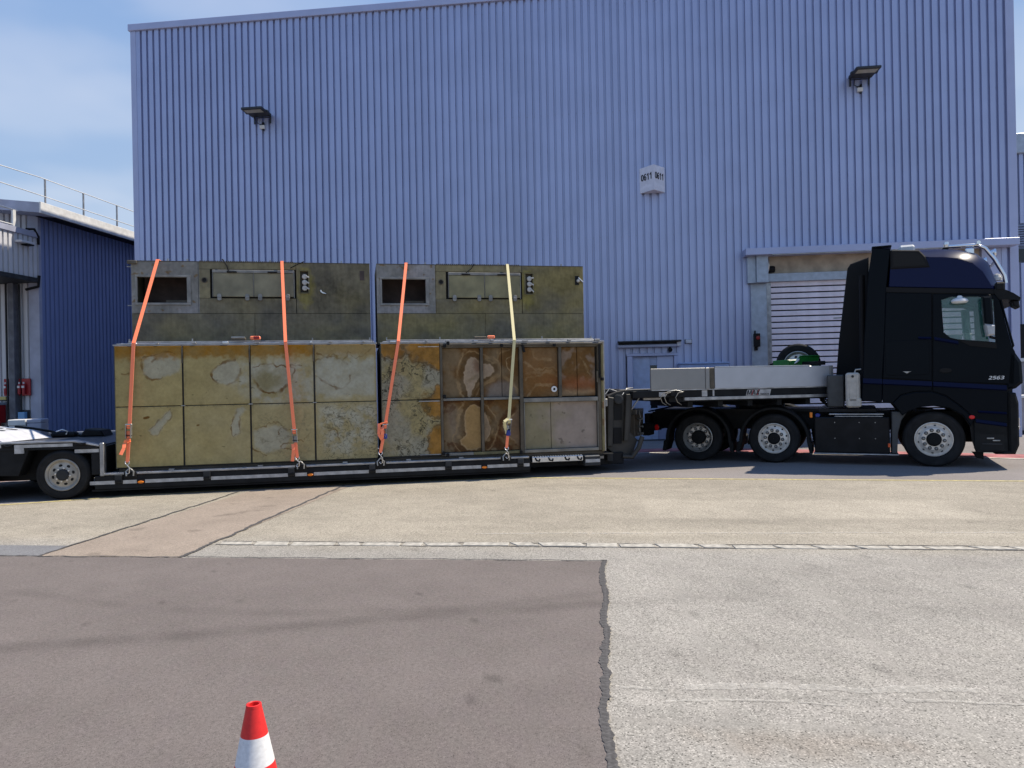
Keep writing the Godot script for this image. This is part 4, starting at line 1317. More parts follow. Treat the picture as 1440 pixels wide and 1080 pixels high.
func build_tractor():
	var t := thing("truck", "dark blue black three axle tractor truck with a high roofed sleeper cab", "truck", TRACTOR_AT, TRACTOR_TURN)
	var W := -2.46
	pbox("chassis", Vector3(-5.30, 0.62, -1.72), Vector3(0.55, 0.98, -0.74), M.chassis, t)
	pbox("chassis_bridge", Vector3(-5.2, 0.985, -1.9), Vector3(-1.7, 1.04, -0.56), M.chassis, t)
	pbox("axle", Vector3(-4.28, 0.40, -2.2), Vector3(-4.12, 0.56, -0.28), M.chassis, t)
	pbox("axle", Vector3(-2.80, 0.40, -2.2), Vector3(-2.64, 0.56, -0.28), M.chassis, t)
	var fw := MB.new()
	fw.xf = Transform3D(Basis(Vector3.RIGHT, -PI / 2), Vector3(-3.1, 1.045, -1.23))
	fw.lathe([Vector2(0.001, 0), Vector2(0.5, 0), Vector2(0.5, 0.08), Vector2(0.44, 0.10), Vector2(0.001, 0.10)], Vector3.ZERO, 28, false)
	put(fw, "fifth_wheel", M.chassis, t)
	var kp := MB.new()
	kp.xf = Transform3D(Basis(Vector3.RIGHT, -PI / 2), Vector3(-3.1, 1.146, -1.23))
	kp.lathe([Vector2(0.001, 0), Vector2(0.45, 0), Vector2(0.45, 0.10), Vector2(0.001, 0.10)], Vector3.ZERO, 24, false)
	put(kp, "coupling_plate", M.trailer_black, t)
	for u in [-4.2, -2.72]:
		var st: String = "trailing" if u < -4 else "drive"
		wheel(t, Vector3(u, 0.48, -0.05), 0.48, 0.32, st)
		wheel(t, Vector3(u, 0.48, W + 0.05), 0.48, 0.32, st, true)
		fender(t, u, -0.62, -0.05)
		fender(t, u, W + 0.05, W + 0.62)
	wheel(t, Vector3(0.015, 0.50, -0.04), 0.50, 0.33, "front")
	wheel(t, Vector3(0.015, 0.50, W + 0.04), 0.50, 0.33, "front", true)
	pbox("axle", Vector3(-0.06, 0.44, W + 0.3), Vector3(0.08, 0.58, -0.3), M.chassis, t)
	# rear end
	pbox("rear_frame", Vector3(-5.42, 0.55, -1.95), Vector3(-5.30, 0.95, -0.5), M.chassis, t, 0.01)
	pext("rear_ramp", [-5.28, 0.99, -4.75, 1.10, -4.75, 1.13, -5.28, 1.02], -0.72, -0.30, M.paint, t, 0.006)
	pbox("rear_lamp_box", Vector3(-5.36, 0.50, -0.55), Vector3(-5.22, 0.76, -0.12), M.black, t, 0.01)
	var rl := MB.new()
	rl.extrude(ell(-5.05, 0.68, 0.045, 0.065), -0.12, -0.08, 0.008)
	put(rl, "rear_marker", M.red_lens, t)
	pbox("marker_bracket", Vector3(-5.3, 0.62, -0.30), Vector3(-5.0, 0.74, -0.121), M.black, t)
	pbox("number_plate_holder", Vector3(-5.56, 0.50, -0.42), Vector3(-5.42, 0.96, 0.28), M.tank_dark, t, 0.012)
	pbox("coupling_head", Vector3(-5.66, 0.96, -0.3), Vector3(-5.38, 1.08, 0.26), M.rail_steel, t, 0.015)
	ptube("chain", [Vector3(-5.33, 1.06, 0.25), Vector3(-5.30, 0.90, 0.27), Vector3(-5.33, 0.72, 0.26), Vector3(-5.31, 0.52, 0.26)], 0.016, M.rail_steel, t, 6)
	for v in [0.88, 0.72, 0.58]:
		pbox("shackle", Vector3(-5.36, v - 0.02, 0.24), Vector3(-5.24, v + 0.02, 0.30), M.zinc, t, 0.008)
	# side tank cover
	pbox("side_skirt", Vector3(-1.98, 0.22, -0.60), Vector3(-0.69, 0.90, -0.02), M.skirt, t, 0.02)
	pbox("skirt_sill", Vector3(-2.0, 0.195, -0.5), Vector3(-0.55, 0.218, -0.014), M.alu, t, 0.004)
	pbox("skirt_top_rail", Vector3(-1.72, 0.94, -0.30), Vector3(-0.78, 0.965, -0.06), M.alu, t, 0.006)
	pbox("skirt_top_rail", Vector3(-1.62, 0.905, -0.20), Vector3(-0.80, 0.922, -0.03), M.zinc, t, 0.004)
	for u in [-1.62, -1.20, -0.93]:
		for v in [0.80, 0.50]:
			pbox("rivet", Vector3(u - 0.008, v - 0.008, -0.021), Vector3(u + 0.008, v + 0.008, -0.014), M.zinc, t)
	pext("front_mudguard", [-0.655, 1.0, -0.40, 1.0, -0.50, 0.84, -0.555, 0.62, -0.575, 0.23, -0.665, 0.23], -0.6, -0.01, M.grey_guard, t, 0.012)
	pbox("side_reflector", Vector3(-0.725, 0.345, -0.02), Vector3(-0.685, 0.415, 0.004), M.amber_dull, t, 0.004)
	pbox("amber_marker", Vector3(-2.06, 0.885, -0.12), Vector3(-2.01, 0.99, -0.04), M.amber, t, 0.01)
	var bc := MB.new()
	bc.extrude(ell(-1.92, 0.93, 0.045, 0.038), -0.15, -0.06, 0.01)
	put(bc, "blue_cap", M.blue_plastic, t)
	# cab: inner shell, then panels that stand proud of it
	var win := [0.17, 3.00, 0.33, 3.05, 0.78, 3.02, 0.965, 2.95, 0.985, 2.21, 0.42, 2.285, 0.30, 2.32, 0.20, 2.42]
	var archy := [0.60, 0.50, 0.575, 0.74, 0.46, 0.93, 0.26, 1.06, 0.02, 1.10, -0.18, 1.085, -0.38, 1.0, -0.47, 0.92]
	var shell := [-0.70, 3.30, 0.98, 3.10, 1.05, 2.97, 1.12, 2.63, 1.22, 2.15, 1.22, 1.40, 1.16, 0.80, 1.16, 0.28, 0.66, 0.28] + archy + [-0.64, 1.15, -0.80, 1.17, -0.78, 1.60]
	for s in [[-0.07, -0.035], [W + 0.035, W + 0.07]]:
		var b := MB.new()
		b.extrude(P(shell), s[0], s[1], 0.0, P(win))
		put(b, "cab_shell", M.black, t)
	var door := [0.04, 3.115, 0.985, 3.035, 1.045, 2.95, 1.115, 2.61, 1.21, 2.16, 1.265, 2.03, 1.24, 1.475, 0.015, 1.545]
	var sides := [[-0.035, 0.0], [W, W + 0.035]]
	for s in sides:
		var z0: float = s[0]
		var z1: float = s[1]
		var b := MB.new()
		b.extrude(P(door), z0, z1, 0.007, P(win))
		put(b, "door_panel", M.paint_low, t)
		pext("sleeper_panel", [-0.705, 3.19, 0.022, 3.13, 0.0, 1.56, -0.785, 1.625], z0, z1, M.paint_low, t, 0.007)
		pext("sleeper_lower_panel", [-0.79, 1.605, -0.005, 1.545, -0.005, 1.375, -0.28, 1.37, -0.50, 1.315, -0.625, 1.17, -0.80, 1.175], z0, z1, M.paint_low, t, 0.007)
		pext("door_lower_panel", [0.012, 1.525, 1.15, 1.46, 1.13, 0.80, 0.64, 0.865, 0.61, 0.91, 0.54, 1.0, 0.40, 1.14, 0.215, 1.29, 0.012, 1.372], z0, z1, M.paint_low, t, 0.007)
		pext("step_panel", [0.635, 0.85, 1.125, 0.785, 1.14, 0.30, 0.68, 0.275, 0.635, 0.35], z0 - 0.05 if z1 > -1 else z0, z1 if z1 > -1 else z1 + 0.05, M.plastic, t, 0.01)
		pext("gutter_strip", [-0.705, 3.205, 0.99, 3.055, 1.0, 3.135, -0.705, 3.295], z0, z1 - 0.012 if z1 > -1 else z1, M.black, t)
		var fl := [0.64, 0.86, 0.61, 0.90, 0.53, 0.99, 0.39, 1.13, 0.205, 1.28, -0.01, 1.362, -0.27, 1.36, -0.495, 1.305, -0.635, 1.15, -0.48, 0.93]
		var fi := [-0.385, 1.005, -0.18, 1.09, 0.02, 1.105, 0.26, 1.065, 0.465, 0.935, 0.585, 0.74]
		pext("wheel_arch_flare", fl + fi, z0, z1 + 0.035 if z1 > -1 else z1, M.paint_low, t, 0.016)
		pext("roof_side_panel", [-0.66, 3.30, 0.98, 3.145, 0.925, 3.23, 0.81, 3.46, 0.65, 3.635, 0.44, 3.725, 0.22, 3.765, 0.0, 3.785, -0.62, 3.80], z0, z1, M.paint, t, 0.008)
		pext("side_deflector", [-0.92, 4.04, -0.62, 3.985, -0.665, 3.62, -0.71, 3.22, -0.75, 2.3, -0.80, 1.6, -0.81, 1.17, -1.15, 1.21, -1.12, 1.61, -1.09, 2.31, -1.02, 3.23, -0.985, 3.63], z0, z1, M.paint_low, t, 0.012)
	# folds in the sheet metal that catch the sky
	for c in [[-1.12, 1.625, -0.80, 1.605, 0.085], [-0.79, 1.60, 0.0, 1.545, 0.08], [0.02, 1.542, 1.13, 1.455, 0.075], [-0.2, 2.36, 0.0, 2.35, 0.03], [0.05, 2.345, 0.42, 2.255, 0.045], [0.66, 0.87, 1.12, 0.80, 0.05], [0.70, 1.02, 1.12, 0.99, 0.025]]:
		var b := MB.new()
		var p0 := Vector3(c[0], c[1], 0.0)
		var p1 := Vector3(c[2], c[3], 0.0)
		var dn := Vector3(0, -c[4], 0.032)
		var dl := Vector3(0, -c[4] - 0.02, 0.0)
		b.oquad(p0, p1, p1 + dn, p0 + dn, Vector3((c[0] + c[2]) * 0.5, c[1] - 0.06, -0.2))
		b.oquad(p0 + dn, p1 + dn, p1 + dl, p0 + dl, Vector3((c[0] + c[2]) * 0.5, c[1], -0.2))
		put(b, "body_fold", M.fold, t)
	var flap := MB.new()
	flap.extrude(rounded(-0.74, 1.67, -0.035, 2.30, 0.06), -0.001, 0.009, 0.004)
	put(flap, "storage_flap", M.paint_low, t)
	pext("flap_handle", [-0.47, 1.735, -0.32, 1.735, -0.36, 1.72, -0.385, 1.70, -0.41, 1.70, -0.43, 1.72], 0.0095, 0.024, M.zinc, t, 0.003)
	var dh := MB.new()
	dh.extrude(ell(0.215, 1.74, 0.10, 0.045), 0.0005, 0.014, 0.005)
	put(dh, "door_handle", M.black, t)
	lettering("2563", 0.085, 0.006, "Droid Sans", M.badge, t, Vector3(0.985, 1.59, 0.004), 0, 0.25, 1.25)
	var sm := MB.new()
	sm.extrude(ell(0.60, 0.905, 0.045, 0.035), 0.034, 0.055, 0.008)
	put(sm, "side_marker", M.red_lens, t)
	# steps
	pbox("step_recess", Vector3(0.72, 0.33, -0.04), Vector3(1.08, 0.60, 0.0012), M.void, t)
	pbox("step_tread", Vector3(0.75, 0.42, -0.03), Vector3(1.05, 0.445, 0.006), M.dark_grey, t, 0.003)
	pbox("step_tread", Vector3(0.82, 0.52, 0.0013), Vector3(0.93, 0.545, 0.012), M.zinc, t, 0.003)
	pbox("step_tread", Vector3(0.91, 0.485, 0.0013), Vector3(1.02, 0.505, 0.012), M.zinc, t, 0.003)
	# body behind and across
	pext("cab_back", [-0.78, 1.18, -0.72, 1.18, -0.66, 3.30, -0.70, 3.30], W + 0.07, -0.07, M.black, t)
	pbox("cab_floor", Vector3(-0.70, 1.18, W + 0.07), Vector3(1.18, 1.30, -0.07), M.black, t)
	pext("cab_ceiling", [-0.68, 3.20, 0.96, 3.06, 0.99, 3.12, -0.68, 3.28], W + 0.07, -0.07, M.black, t)
	pbox("bunk", Vector3(-0.68, 1.31, W + 0.1), Vector3(-0.05, 1.95, -0.12), M.seat, t, 0.03)
	pext("front_panel", [1.16, 2.10, 1.27, 2.02, 1.36, 1.86, 1.375, 1.50, 1.27, 1.40, 1.10, 1.36], W + 0.0, 0.0, M.paint_low, t, 0.05)
	pext("bumper", [1.15, 1.345, 1.26, 1.325, 1.30, 1.15, 1.30, 0.42, 1.24, 0.26, 0.95, 0.255, 1.15, 0.32], W - 0.02, 0.02, M.plastic, t, 0.03)
	pext("grille", [1.37, 1.52, 1.41, 1.52, 1.41, 1.84, 1.385, 1.86], W + 0.35, -0.35, M.black, t, 0.01)
	for z in [-0.42, W + 0.08]:
		pbox("headlight", Vector3(1.28, 0.68, z), Vector3(1.325, 0.90, z + 0.34), M.chrome, t, 0.012)
	pbox("lower_trim", Vector3(1.285, 0.735, -0.10), Vector3(1.315, 0.75, 0.028), M.chrome, t)
	pext("side_flap", [0.62, 0.27, 0.80, 0.27, 0.80, 0.14, 0.70, 0.16], -0.3, -0.24, M.black, t)
	# roof skin, bulging to the middle
	var prof := [[-0.90, 3.98], [-0.62, 3.93], [-0.30, 3.86], [0.0, 3.785], [0.22, 3.765], [0.44, 3.725], [0.65, 3.635], [0.81, 3.46], [0.93, 3.22], [0.99, 3.12]]
	var rows := []
	for k in 17:
		var f := float(k) / 16.0
		var e := 1.0 - absf(2.0 * f - 1.0)
		var bulge := sqrt(clampf(1.0 - pow(1.0 - e, 2.6), 0.0, 1.0))
		var row := []
		for p in prof:
			var back: float = smoothstep(0.1, -0.8, p[0])
			row.append(Vector3(p[0] + 0.18 * bulge * smoothstep(-0.1, 0.9, p[0]), p[1] + 0.25 * bulge * (1.0 - 0.75 * back) * smoothstep(0.99, 0.85, p[0]) , lerpf(-0.004, W + 0.004, f)))
		rows.append(row)
	var rf := MB.new()
	rf.sg = 3
	rf.strip(rows, false)
	put(rf, "roof", M.paint, t)
	var rb := MB.new()
	rb.box(Vector3(-0.90, 3.30, W + 0.05), Vector3(-0.86, 4.0, -0.05))
	put(rb, "roof_back", M.black, t)
	# dark side window of the high roof
	pext("roof_scoop", [-0.625, 3.955, -0.60, 3.97, -0.16, 3.925, -0.06, 3.80, 0.005, 3.60, -0.63, 3.615], -0.30, 0.02, M.black, t, 0.02)
	pext("roof_scoop_panel", [-0.58, 3.92, -0.20, 3.88, -0.12, 3.80, -0.06, 3.65, -0.58, 3.66], 0.0205, 0.026, M.void, t)
	pext("roof_scoop", [-0.625, 3.955, -0.60, 3.97, -0.16, 3.925, -0.06, 3.80, 0.005, 3.60, -0.63, 3.615], W - 0.02, W + 0.30, M.black, t, 0.02)
	pbox("deflector_edge", Vector3(-0.93, 4.035, -0.40), Vector3(-0.60, 4.065, 0.0), M.paint_low, t, 0.012)
	pbox("roof_hatch", Vector3(-0.46, 3.98, -1.0), Vector3(-0.18, 4.14, -0.62), M.white, t, 0.04)
	# windscreen and pillars
	var ws := []
	for k in 9:
		var f := float(k) / 8.0
		var bow := 0.10 * (1.0 - pow(2.0 * f - 1.0, 2.0))
		var z := lerpf(-0.03, W + 0.03, f)
		ws.append([Vector3(1.015 + bow, 3.04, z), Vector3(1.12 + bow, 2.60, z), Vector3(1.235 + bow, 2.08, z)])
	var wb := MB.new()
	wb.sg = 4
	wb.strip(ws, true)
	put(wb, "windscreen", M.glass, t)
	for s in [[-0.06, -0.004], [W + 0.004, W + 0.06]]:
		pext("front_pillar", [1.0, 3.04, 1.05, 2.97, 1.125, 2.62, 1.235, 2.10, 1.26, 2.14, 1.15, 2.64, 1.075, 3.0], s[0], s[1], M.paint_low, t, 0.01)
	var gl := MB.new()
	gl.extrude(P(win), -0.03, -0.026)
	put(gl, "side_window", M.glass, t)
	var gl2 := MB.new()
	gl2.extrude(P(win), W + 0.026, W + 0.03)
	put(gl2, "side_window", M.glass, t)
	pext("window_ledge", [0.42, 2.275, 0.99, 2.20, 1.0, 2.10, 0.60, 2.16], 0.0005, 0.012, M.black, t, 0.003)
	# inside
	for z in [-0.85, -2.15]:
		pext("seat", [0.0, 1.32, 0.10, 1.85, -0.06, 2.55, 0.02, 2.68, 0.14, 2.66, 0.22, 2.50, 0.24, 1.98, 0.66, 1.95, 0.70, 1.80, 0.62, 1.32], z - 0.02, z + 0.46, M.seat, t, 0.04)
	pext("dashboard", [0.84, 1.31, 1.20, 1.31, 1.20, 2.02, 1.05, 2.12, 0.92, 2.10, 0.84, 1.9], W + 0.08, -0.08, M.seat, t, 0.02)
	var sw := MB.new()
	var ring := []
	for k in 25:
		var a := TAU * k / 24.0
		ring.append(Vector3(0.72 + sin(a) * 0.12, 2.10 + sin(a) * 0.16, -1.92 + cos(a) * 0.21))
	sw.tube(ring, 0.018, 6)
	put(sw, "steering_wheel", M.black, t)
	pbox("paper_sheet", Vector3(0.33, 2.22, -0.66), Vector3(0.55, 2.40, -0.64), M.paper, t)
	pext("seat_belt", [0.12, 2.95, 0.17, 2.95, 0.09, 2.45, 0.05, 2.45], -0.5, -0.49, M.grey_plastic, t)
	# visor, lamps on it, mirrors, bar
	var vr := []
	for k in 13:
		var f := float(k) / 12.0
		var bow := 0.07 * (1.0 - pow(2.0 * f - 1.0, 4.0))
		var z := lerpf(0.0, W, f)
		var r := []
		for p in [[0.97, 3.135], [1.13, 3.125], [1.26, 3.05], [1.36, 2.965], [1.345, 2.925], [1.20, 2.945], [1.05, 2.95], [0.98, 3.05], [0.97, 3.135]]:
			r.append(Vector3(p[0] + (bow if p[0] > 1.1 else 0.0), p[1], z))
		vr.append(r)
	var vb := MB.new()
	vb.strip(vr, false)
	for e in [vr[0], vr[-1]]:
		for k in range(1, e.size() - 2):
			vb.otri(e[0], e[k], e[k + 1], Vector3(1.1, 3.0, W * 0.5))
	put(vb, "sun_visor", M.plastic, t)
	pext("visor_lamp", [1.235, 2.93, 1.34, 2.925, 1.355, 2.80, 1.33, 2.785, 1.26, 2.83], -0.35, -0.03, M.black, t, 0.02)
	pbox("pillar_cap", Vector3(0.99, 3.10, -0.10), Vector3(1.14, 3.26, 0.015), M.plastic, t, 0.03)
	var ol := MB.new()
	ol.xf = Transform3D(Basis(Vector3.RIGHT, -PI / 2), Vector3(1.10, 3.34, -0.55))
	ol.lathe([Vector2(0.001, 0), Vector2(0.075, 0.0), Vector2(0.075, 0.05), Vector2(0.05, 0.11), Vector2(0.001, 0.125)], Vector3.ZERO, 16)
	put(ol, "roof_lamp", M.white, t)
	var bars := [[Vector3(0.28, 4.02, -0.48), Vector3(0.80, 4.0, -0.48), Vector3(0.92, 3.93, -0.48), Vector3(1.06, 3.72, -0.48), Vector3(1.20, 3.42, -0.48), Vector3(1.22, 3.28, -0.48)]]
	for q in bars:
		ptube("light_bar", q, 0.036, M.chrome, t, 10)
		var far := []
		for p in q:
			far.append(Vector3(p.x, p.y, W - p.z))
		ptube("light_bar", far, 0.036, M.chrome, t, 10)
	ptube("light_bar", [Vector3(0.80, 4.02, -0.30), Vector3(0.80, 4.06, -1.2), Vector3(0.80, 4.02, W + 0.30)], 0.034, M.chrome, t, 10)
	ptube("light_bar", [Vector3(1.08, 3.70, -0.48), Vector3(1.12, 3.70, -1.2), Vector3(1.08, 3.70, W + 0.48)], 0.03, M.chrome, t, 10)
	pbox("bar_foot", Vector3(0.60, 3.76, -0.50), Vector3(0.74, 3.95, -0.40), M.chrome, t, 0.02)
	pbox("bar_foot", Vector3(0.24, 3.88, -0.50), Vector3(0.34, 4.0, -0.42), M.black, t, 0.02)
	var hn := MB.new()
	hn.xf = Transform3D(Basis(Vector3.RIGHT, -PI / 2), Vector3(0.31, 4.0, -0.46))
	hn.lathe([Vector2(0.001, 0), Vector2(0.04, 0.0), Vector2(0.045, 0.05), Vector2(0.04, 0.10), Vector2(0.001, 0.11)], Vector3.ZERO, 14)
	put(hn, "beacon_foot", M.chrome, t)
	for q in [[1.02, 3.86, -0.7], [1.02, 3.86, W + 0.7]]:
		var sp := MB.new()
		sp.xf = Transform3D(Basis(Vector3.UP, PI / 2), Vector3(q[0], q[1], q[2]))
		sp.lathe([Vector2(0.001, 0), Vector2(0.05, 0.0), Vector2(0.085, 0.06), Vector2(0.085, 0.09), Vector2(0.001, 0.10)], Vector3.ZERO, 16)
		put(sp, "bar_lamp", M.chrome, t)
	var km := MB.new()
	km.xf = Transform3D(Basis(Vector3.RIGHT, -PI / 2).scaled(Vector3(1, 1, 1)), Vector3(0.44, 2.945, 0.13))
	km.lathe([Vector2(0.001, -0.03), Vector2(0.11, -0.03), Vector2(0.135, 0.0), Vector2(0.12, 0.035), Vector2(0.07, 0.06), Vector2(0.001, 0.065)], Vector3.ZERO, 24)
	var kmo := put(km, "kerb_mirror", M.mirror_shell, t)
	var kk := MB.new()
	kk.xf = Transform3D(Basis(Vector3.RIGHT, -PI / 2), Vector3(0.44, 3.0, 0.13))
	kk.lathe([Vector2(0.045, 0.0), Vector2(0.045, 0.03), Vector2(0.03, 0.045), Vector2(0.001, 0.048)], Vector3.ZERO, 16)
	put(kk, "swivel", M.mirror_shell, kmo)
	ptube("mirror_arm", [Vector3(0.44, 3.09, 0.0), Vector3(0.44, 3.06, 0.10)], 0.02, M.black, t, 6)
	for z in [[0.05, 0.27], [W - 0.27, W - 0.05]]:
		var mh := MB.new()
		mh.extrude(P([0.765, 3.0, 0.90, 3.0, 0.925, 2.52, 0.79, 2.51]), z[0], z[1], 0.03)
		put(mh, "mirror_housing", M.paint_low, t)
		pext("lower_mirror", [0.79, 2.53, 0.94, 2.50, 0.935, 2.33, 0.82, 2.31], z[0], z[1] + 0.005, M.mirror_low, t, 0.025)
		var zc: float = (z[0] + z[1]) * 0.5
		var zi: float = -0.02 if zc > -1 else W + 0.02
		ptube("mirror_arm", [Vector3(0.94, 3.02, zi), Vector3(0.86, 3.02, zc)], 0.022, M.black, t, 6)
		ptube("mirror_arm", [Vector3(0.98, 2.28, zi), Vector3(0.88, 2.30, zc)], 0.022, M.black, t, 6)
	# behind the cab
	pext("air_intake_tower", [-1.30, 3.99, -0.96, 4.10, -1.0, 1.15, -1.66, 1.15, -1.55, 2.4, -1.36, 3.9], W + 0.02, -1.55, M.black, t, 0.02)
	for k in 4:
		ptube("intake_pipe", [Vector3(-1.12, 1.5, -0.5 - k * 0.22), Vector3(-1.10, 3.6, -0.5 - k * 0.22)], 0.05, M.black, t, 8)
	pbox("work_lamp_bar", Vector3(-1.66, 2.93, -2.3), Vector3(-1.40, 2.95, -2.2), M.zinc, t)
	var tk := MB.new()
	tk.extrude(rounded(-1.42, 1.08, -1.17, 1.735, 0.055, 5), -0.28, -0.02, 0.03)
	var tko := put(tk, "fluid_tank", M.tank, t)
	var tk3 := MB.new()
	tk3.extrude(rounded(-1.40, 1.09, -1.15, 1.26, 0.04, 4), -0.26, -0.014, 0.02)
	put(tk3, "tank_foot", M.tank, tko)
	var cap := MB.new()
	cap.lathe([Vector2(0.024, 0.0), Vector2(0.024, 0.008), Vector2(0.016, 0.009), Vector2(0.015, 0.002), Vector2(0.001, 0.002)], Vector3(-1.295, 1.665, -0.02), 16, false)
	put(cap, "tank_badge", M.ink, tko)
	pext("tank_panel", [-1.355, 1.20, -1.235, 1.20, -1.23, 1.58, -1.36, 1.58], -0.0205, -0.014, M.tank, tko, 0.004)
	pbox("battery_box", Vector3(-1.75, 1.08, -0.9), Vector3(-1.45, 1.70, -0.25), M.grey_guard, t, 0.02)
	pbox("cat_walk", Vector3(-1.9, 0.99, -2.2), Vector3(-0.9, 1.05, -0.2), M.chassis, t)
	ptube("tank_filler", [Vector3(-1.26, 1.73, -0.12), Vector3(-1.24, 1.79, -0.12), Vector3(-1.15, 1.795, -0.1)], 0.018, M.zinc, t, 6)
	for k in 6:
		var pts := []
		for i in 13:
			var f := i / 12.0
			pts.append(Vector3(lerpf(-1.9, -1.45, f), 1.25 - 0.12 * sin(f * PI) + 0.06 * sin(f * 14.0 + k), -0.55 - k * 0.08 + 0.05 * cos(f * 17.0 + k * 2.0)))
		ptube("coiled_line", pts, 0.014, M.black, t, 6)

# ------------------------------------------------------------------ the load: four steel modules
func blob(p: Vector2, c: Vector2, r: Vector2, turn: float) -> float:  # signed distance, about
	var q := (p - c).rotated(-turn)
	return (Vector2(q.x / r.x, q.y / r.y).length() - 1.0) * minf(r.x, r.y)

# a soft mask in metres: polygons filled, lines stamped, read back with smoothing
class Mask:
	var a := PackedFloat32Array()
	var w := 0
	var h := 0
	var k := 0.0

	func _init(size: Vector2, per_metre: float):
		k = per_metre
		w = int(size.x * k) + 2
		h = int(size.y * k) + 2
		a.resize(w * h)

	func at(p: Vector2) -> float:
		var x := clampf(p.x * k, 0.0, w - 1.001)
		var y := clampf(p.y * k, 0.0, h - 1.001)
		var i := int(y) * w + int(x)
		var fx := x - floorf(x)
		var fy := y - floorf(y)
		return lerpf(lerpf(a[i], a[i + 1], fx), lerpf(a[i + w], a[i + w + 1], fx), fy)

	func poly(p: PackedVector2Array, s := 1.0):
		for y in h:
			for x in w:
				if Geometry2D.is_point_in_polygon(Vector2(x / k, y / k), p):
					a[y * w + x] = maxf(a[y * w + x], s)

	func soften(n: int):
		for r in n:
			var b := a.duplicate()
			for y in range(1, h - 1):
				for x in range(1, w - 1):
					var i := y * w + x
					b[i] = (a[i] * 2.0 + a[i - 1] + a[i + 1] + a[i - w] + a[i + w]) / 6.0
			a = b

	func line(p: PackedVector2Array, r: float, s: float, wob: FastNoiseLite, jit := 0.02):
		var rp := int(ceil(r * k)) + 1
		for i in p.size() - 1:
			var n := int(p[i].distance_to(p[i + 1]) * k) + 1
			for t in n:
				# a spline through the points
				var q := p[i].cubic_interpolate(p[i + 1], p[maxi(i - 1, 0)], p[mini(i + 2, p.size() - 1)], float(t) / n)
				q += Vector2(wob.get_noise_2d(q.x * 7.0, q.y * 7.0), wob.get_noise_2d(q.x * 7.0 + 50.0, q.y * 7.0)) * jit
				var f := s * clampf(0.62 + 0.9 * wob.get_noise_2d(q.x * 4.0 + 9.0, q.y * 4.0), 0.0, 1.0)
				var rr := r * 1.2 * clampf(0.9 + 1.2 * wob.get_noise_2d(q.x * 5.0 + 30.0, q.y * 5.0), 0.35, 1.8)
				var c := q * k
				for y in range(maxi(0, int(c.y) - rp), mini(h, int(c.y) + rp + 1)):
					for x in range(maxi(0, int(c.x) - rp), mini(w, int(c.x) + rp + 1)):
						var v := f * smoothstep(rr * k, rr * k * 0.35, Vector2(x, y).distance_to(c))
						var m := y * w + x
						if v > a[m]:
							a[m] = v

	func distances(polys: Array):
		for y in h:
			for x in w:
				var p := Vector2(x / k, y / k)
				var d := 9.0
				for g in polys:
					var dd := 9.0
					for i in g.size():
						dd = minf(dd, Geometry2D.get_closest_point_to_segment(p, g[i], g[(i + 1) % g.size()]).distance_to(p))
					d = minf(d, -dd if Geometry2D.is_point_in_polygon(p, g) else dd)
				a[y * w + x] = d

var bare_m: Mask
var rust_m: Mask
var grey_m: Mask
var pale_m: Mask
var tan_m: Mask
var wedge_m: Mask

func closed(l: Array) -> PackedVector2Array:
	var p := P(l)
	p.append(p[0])
	return p

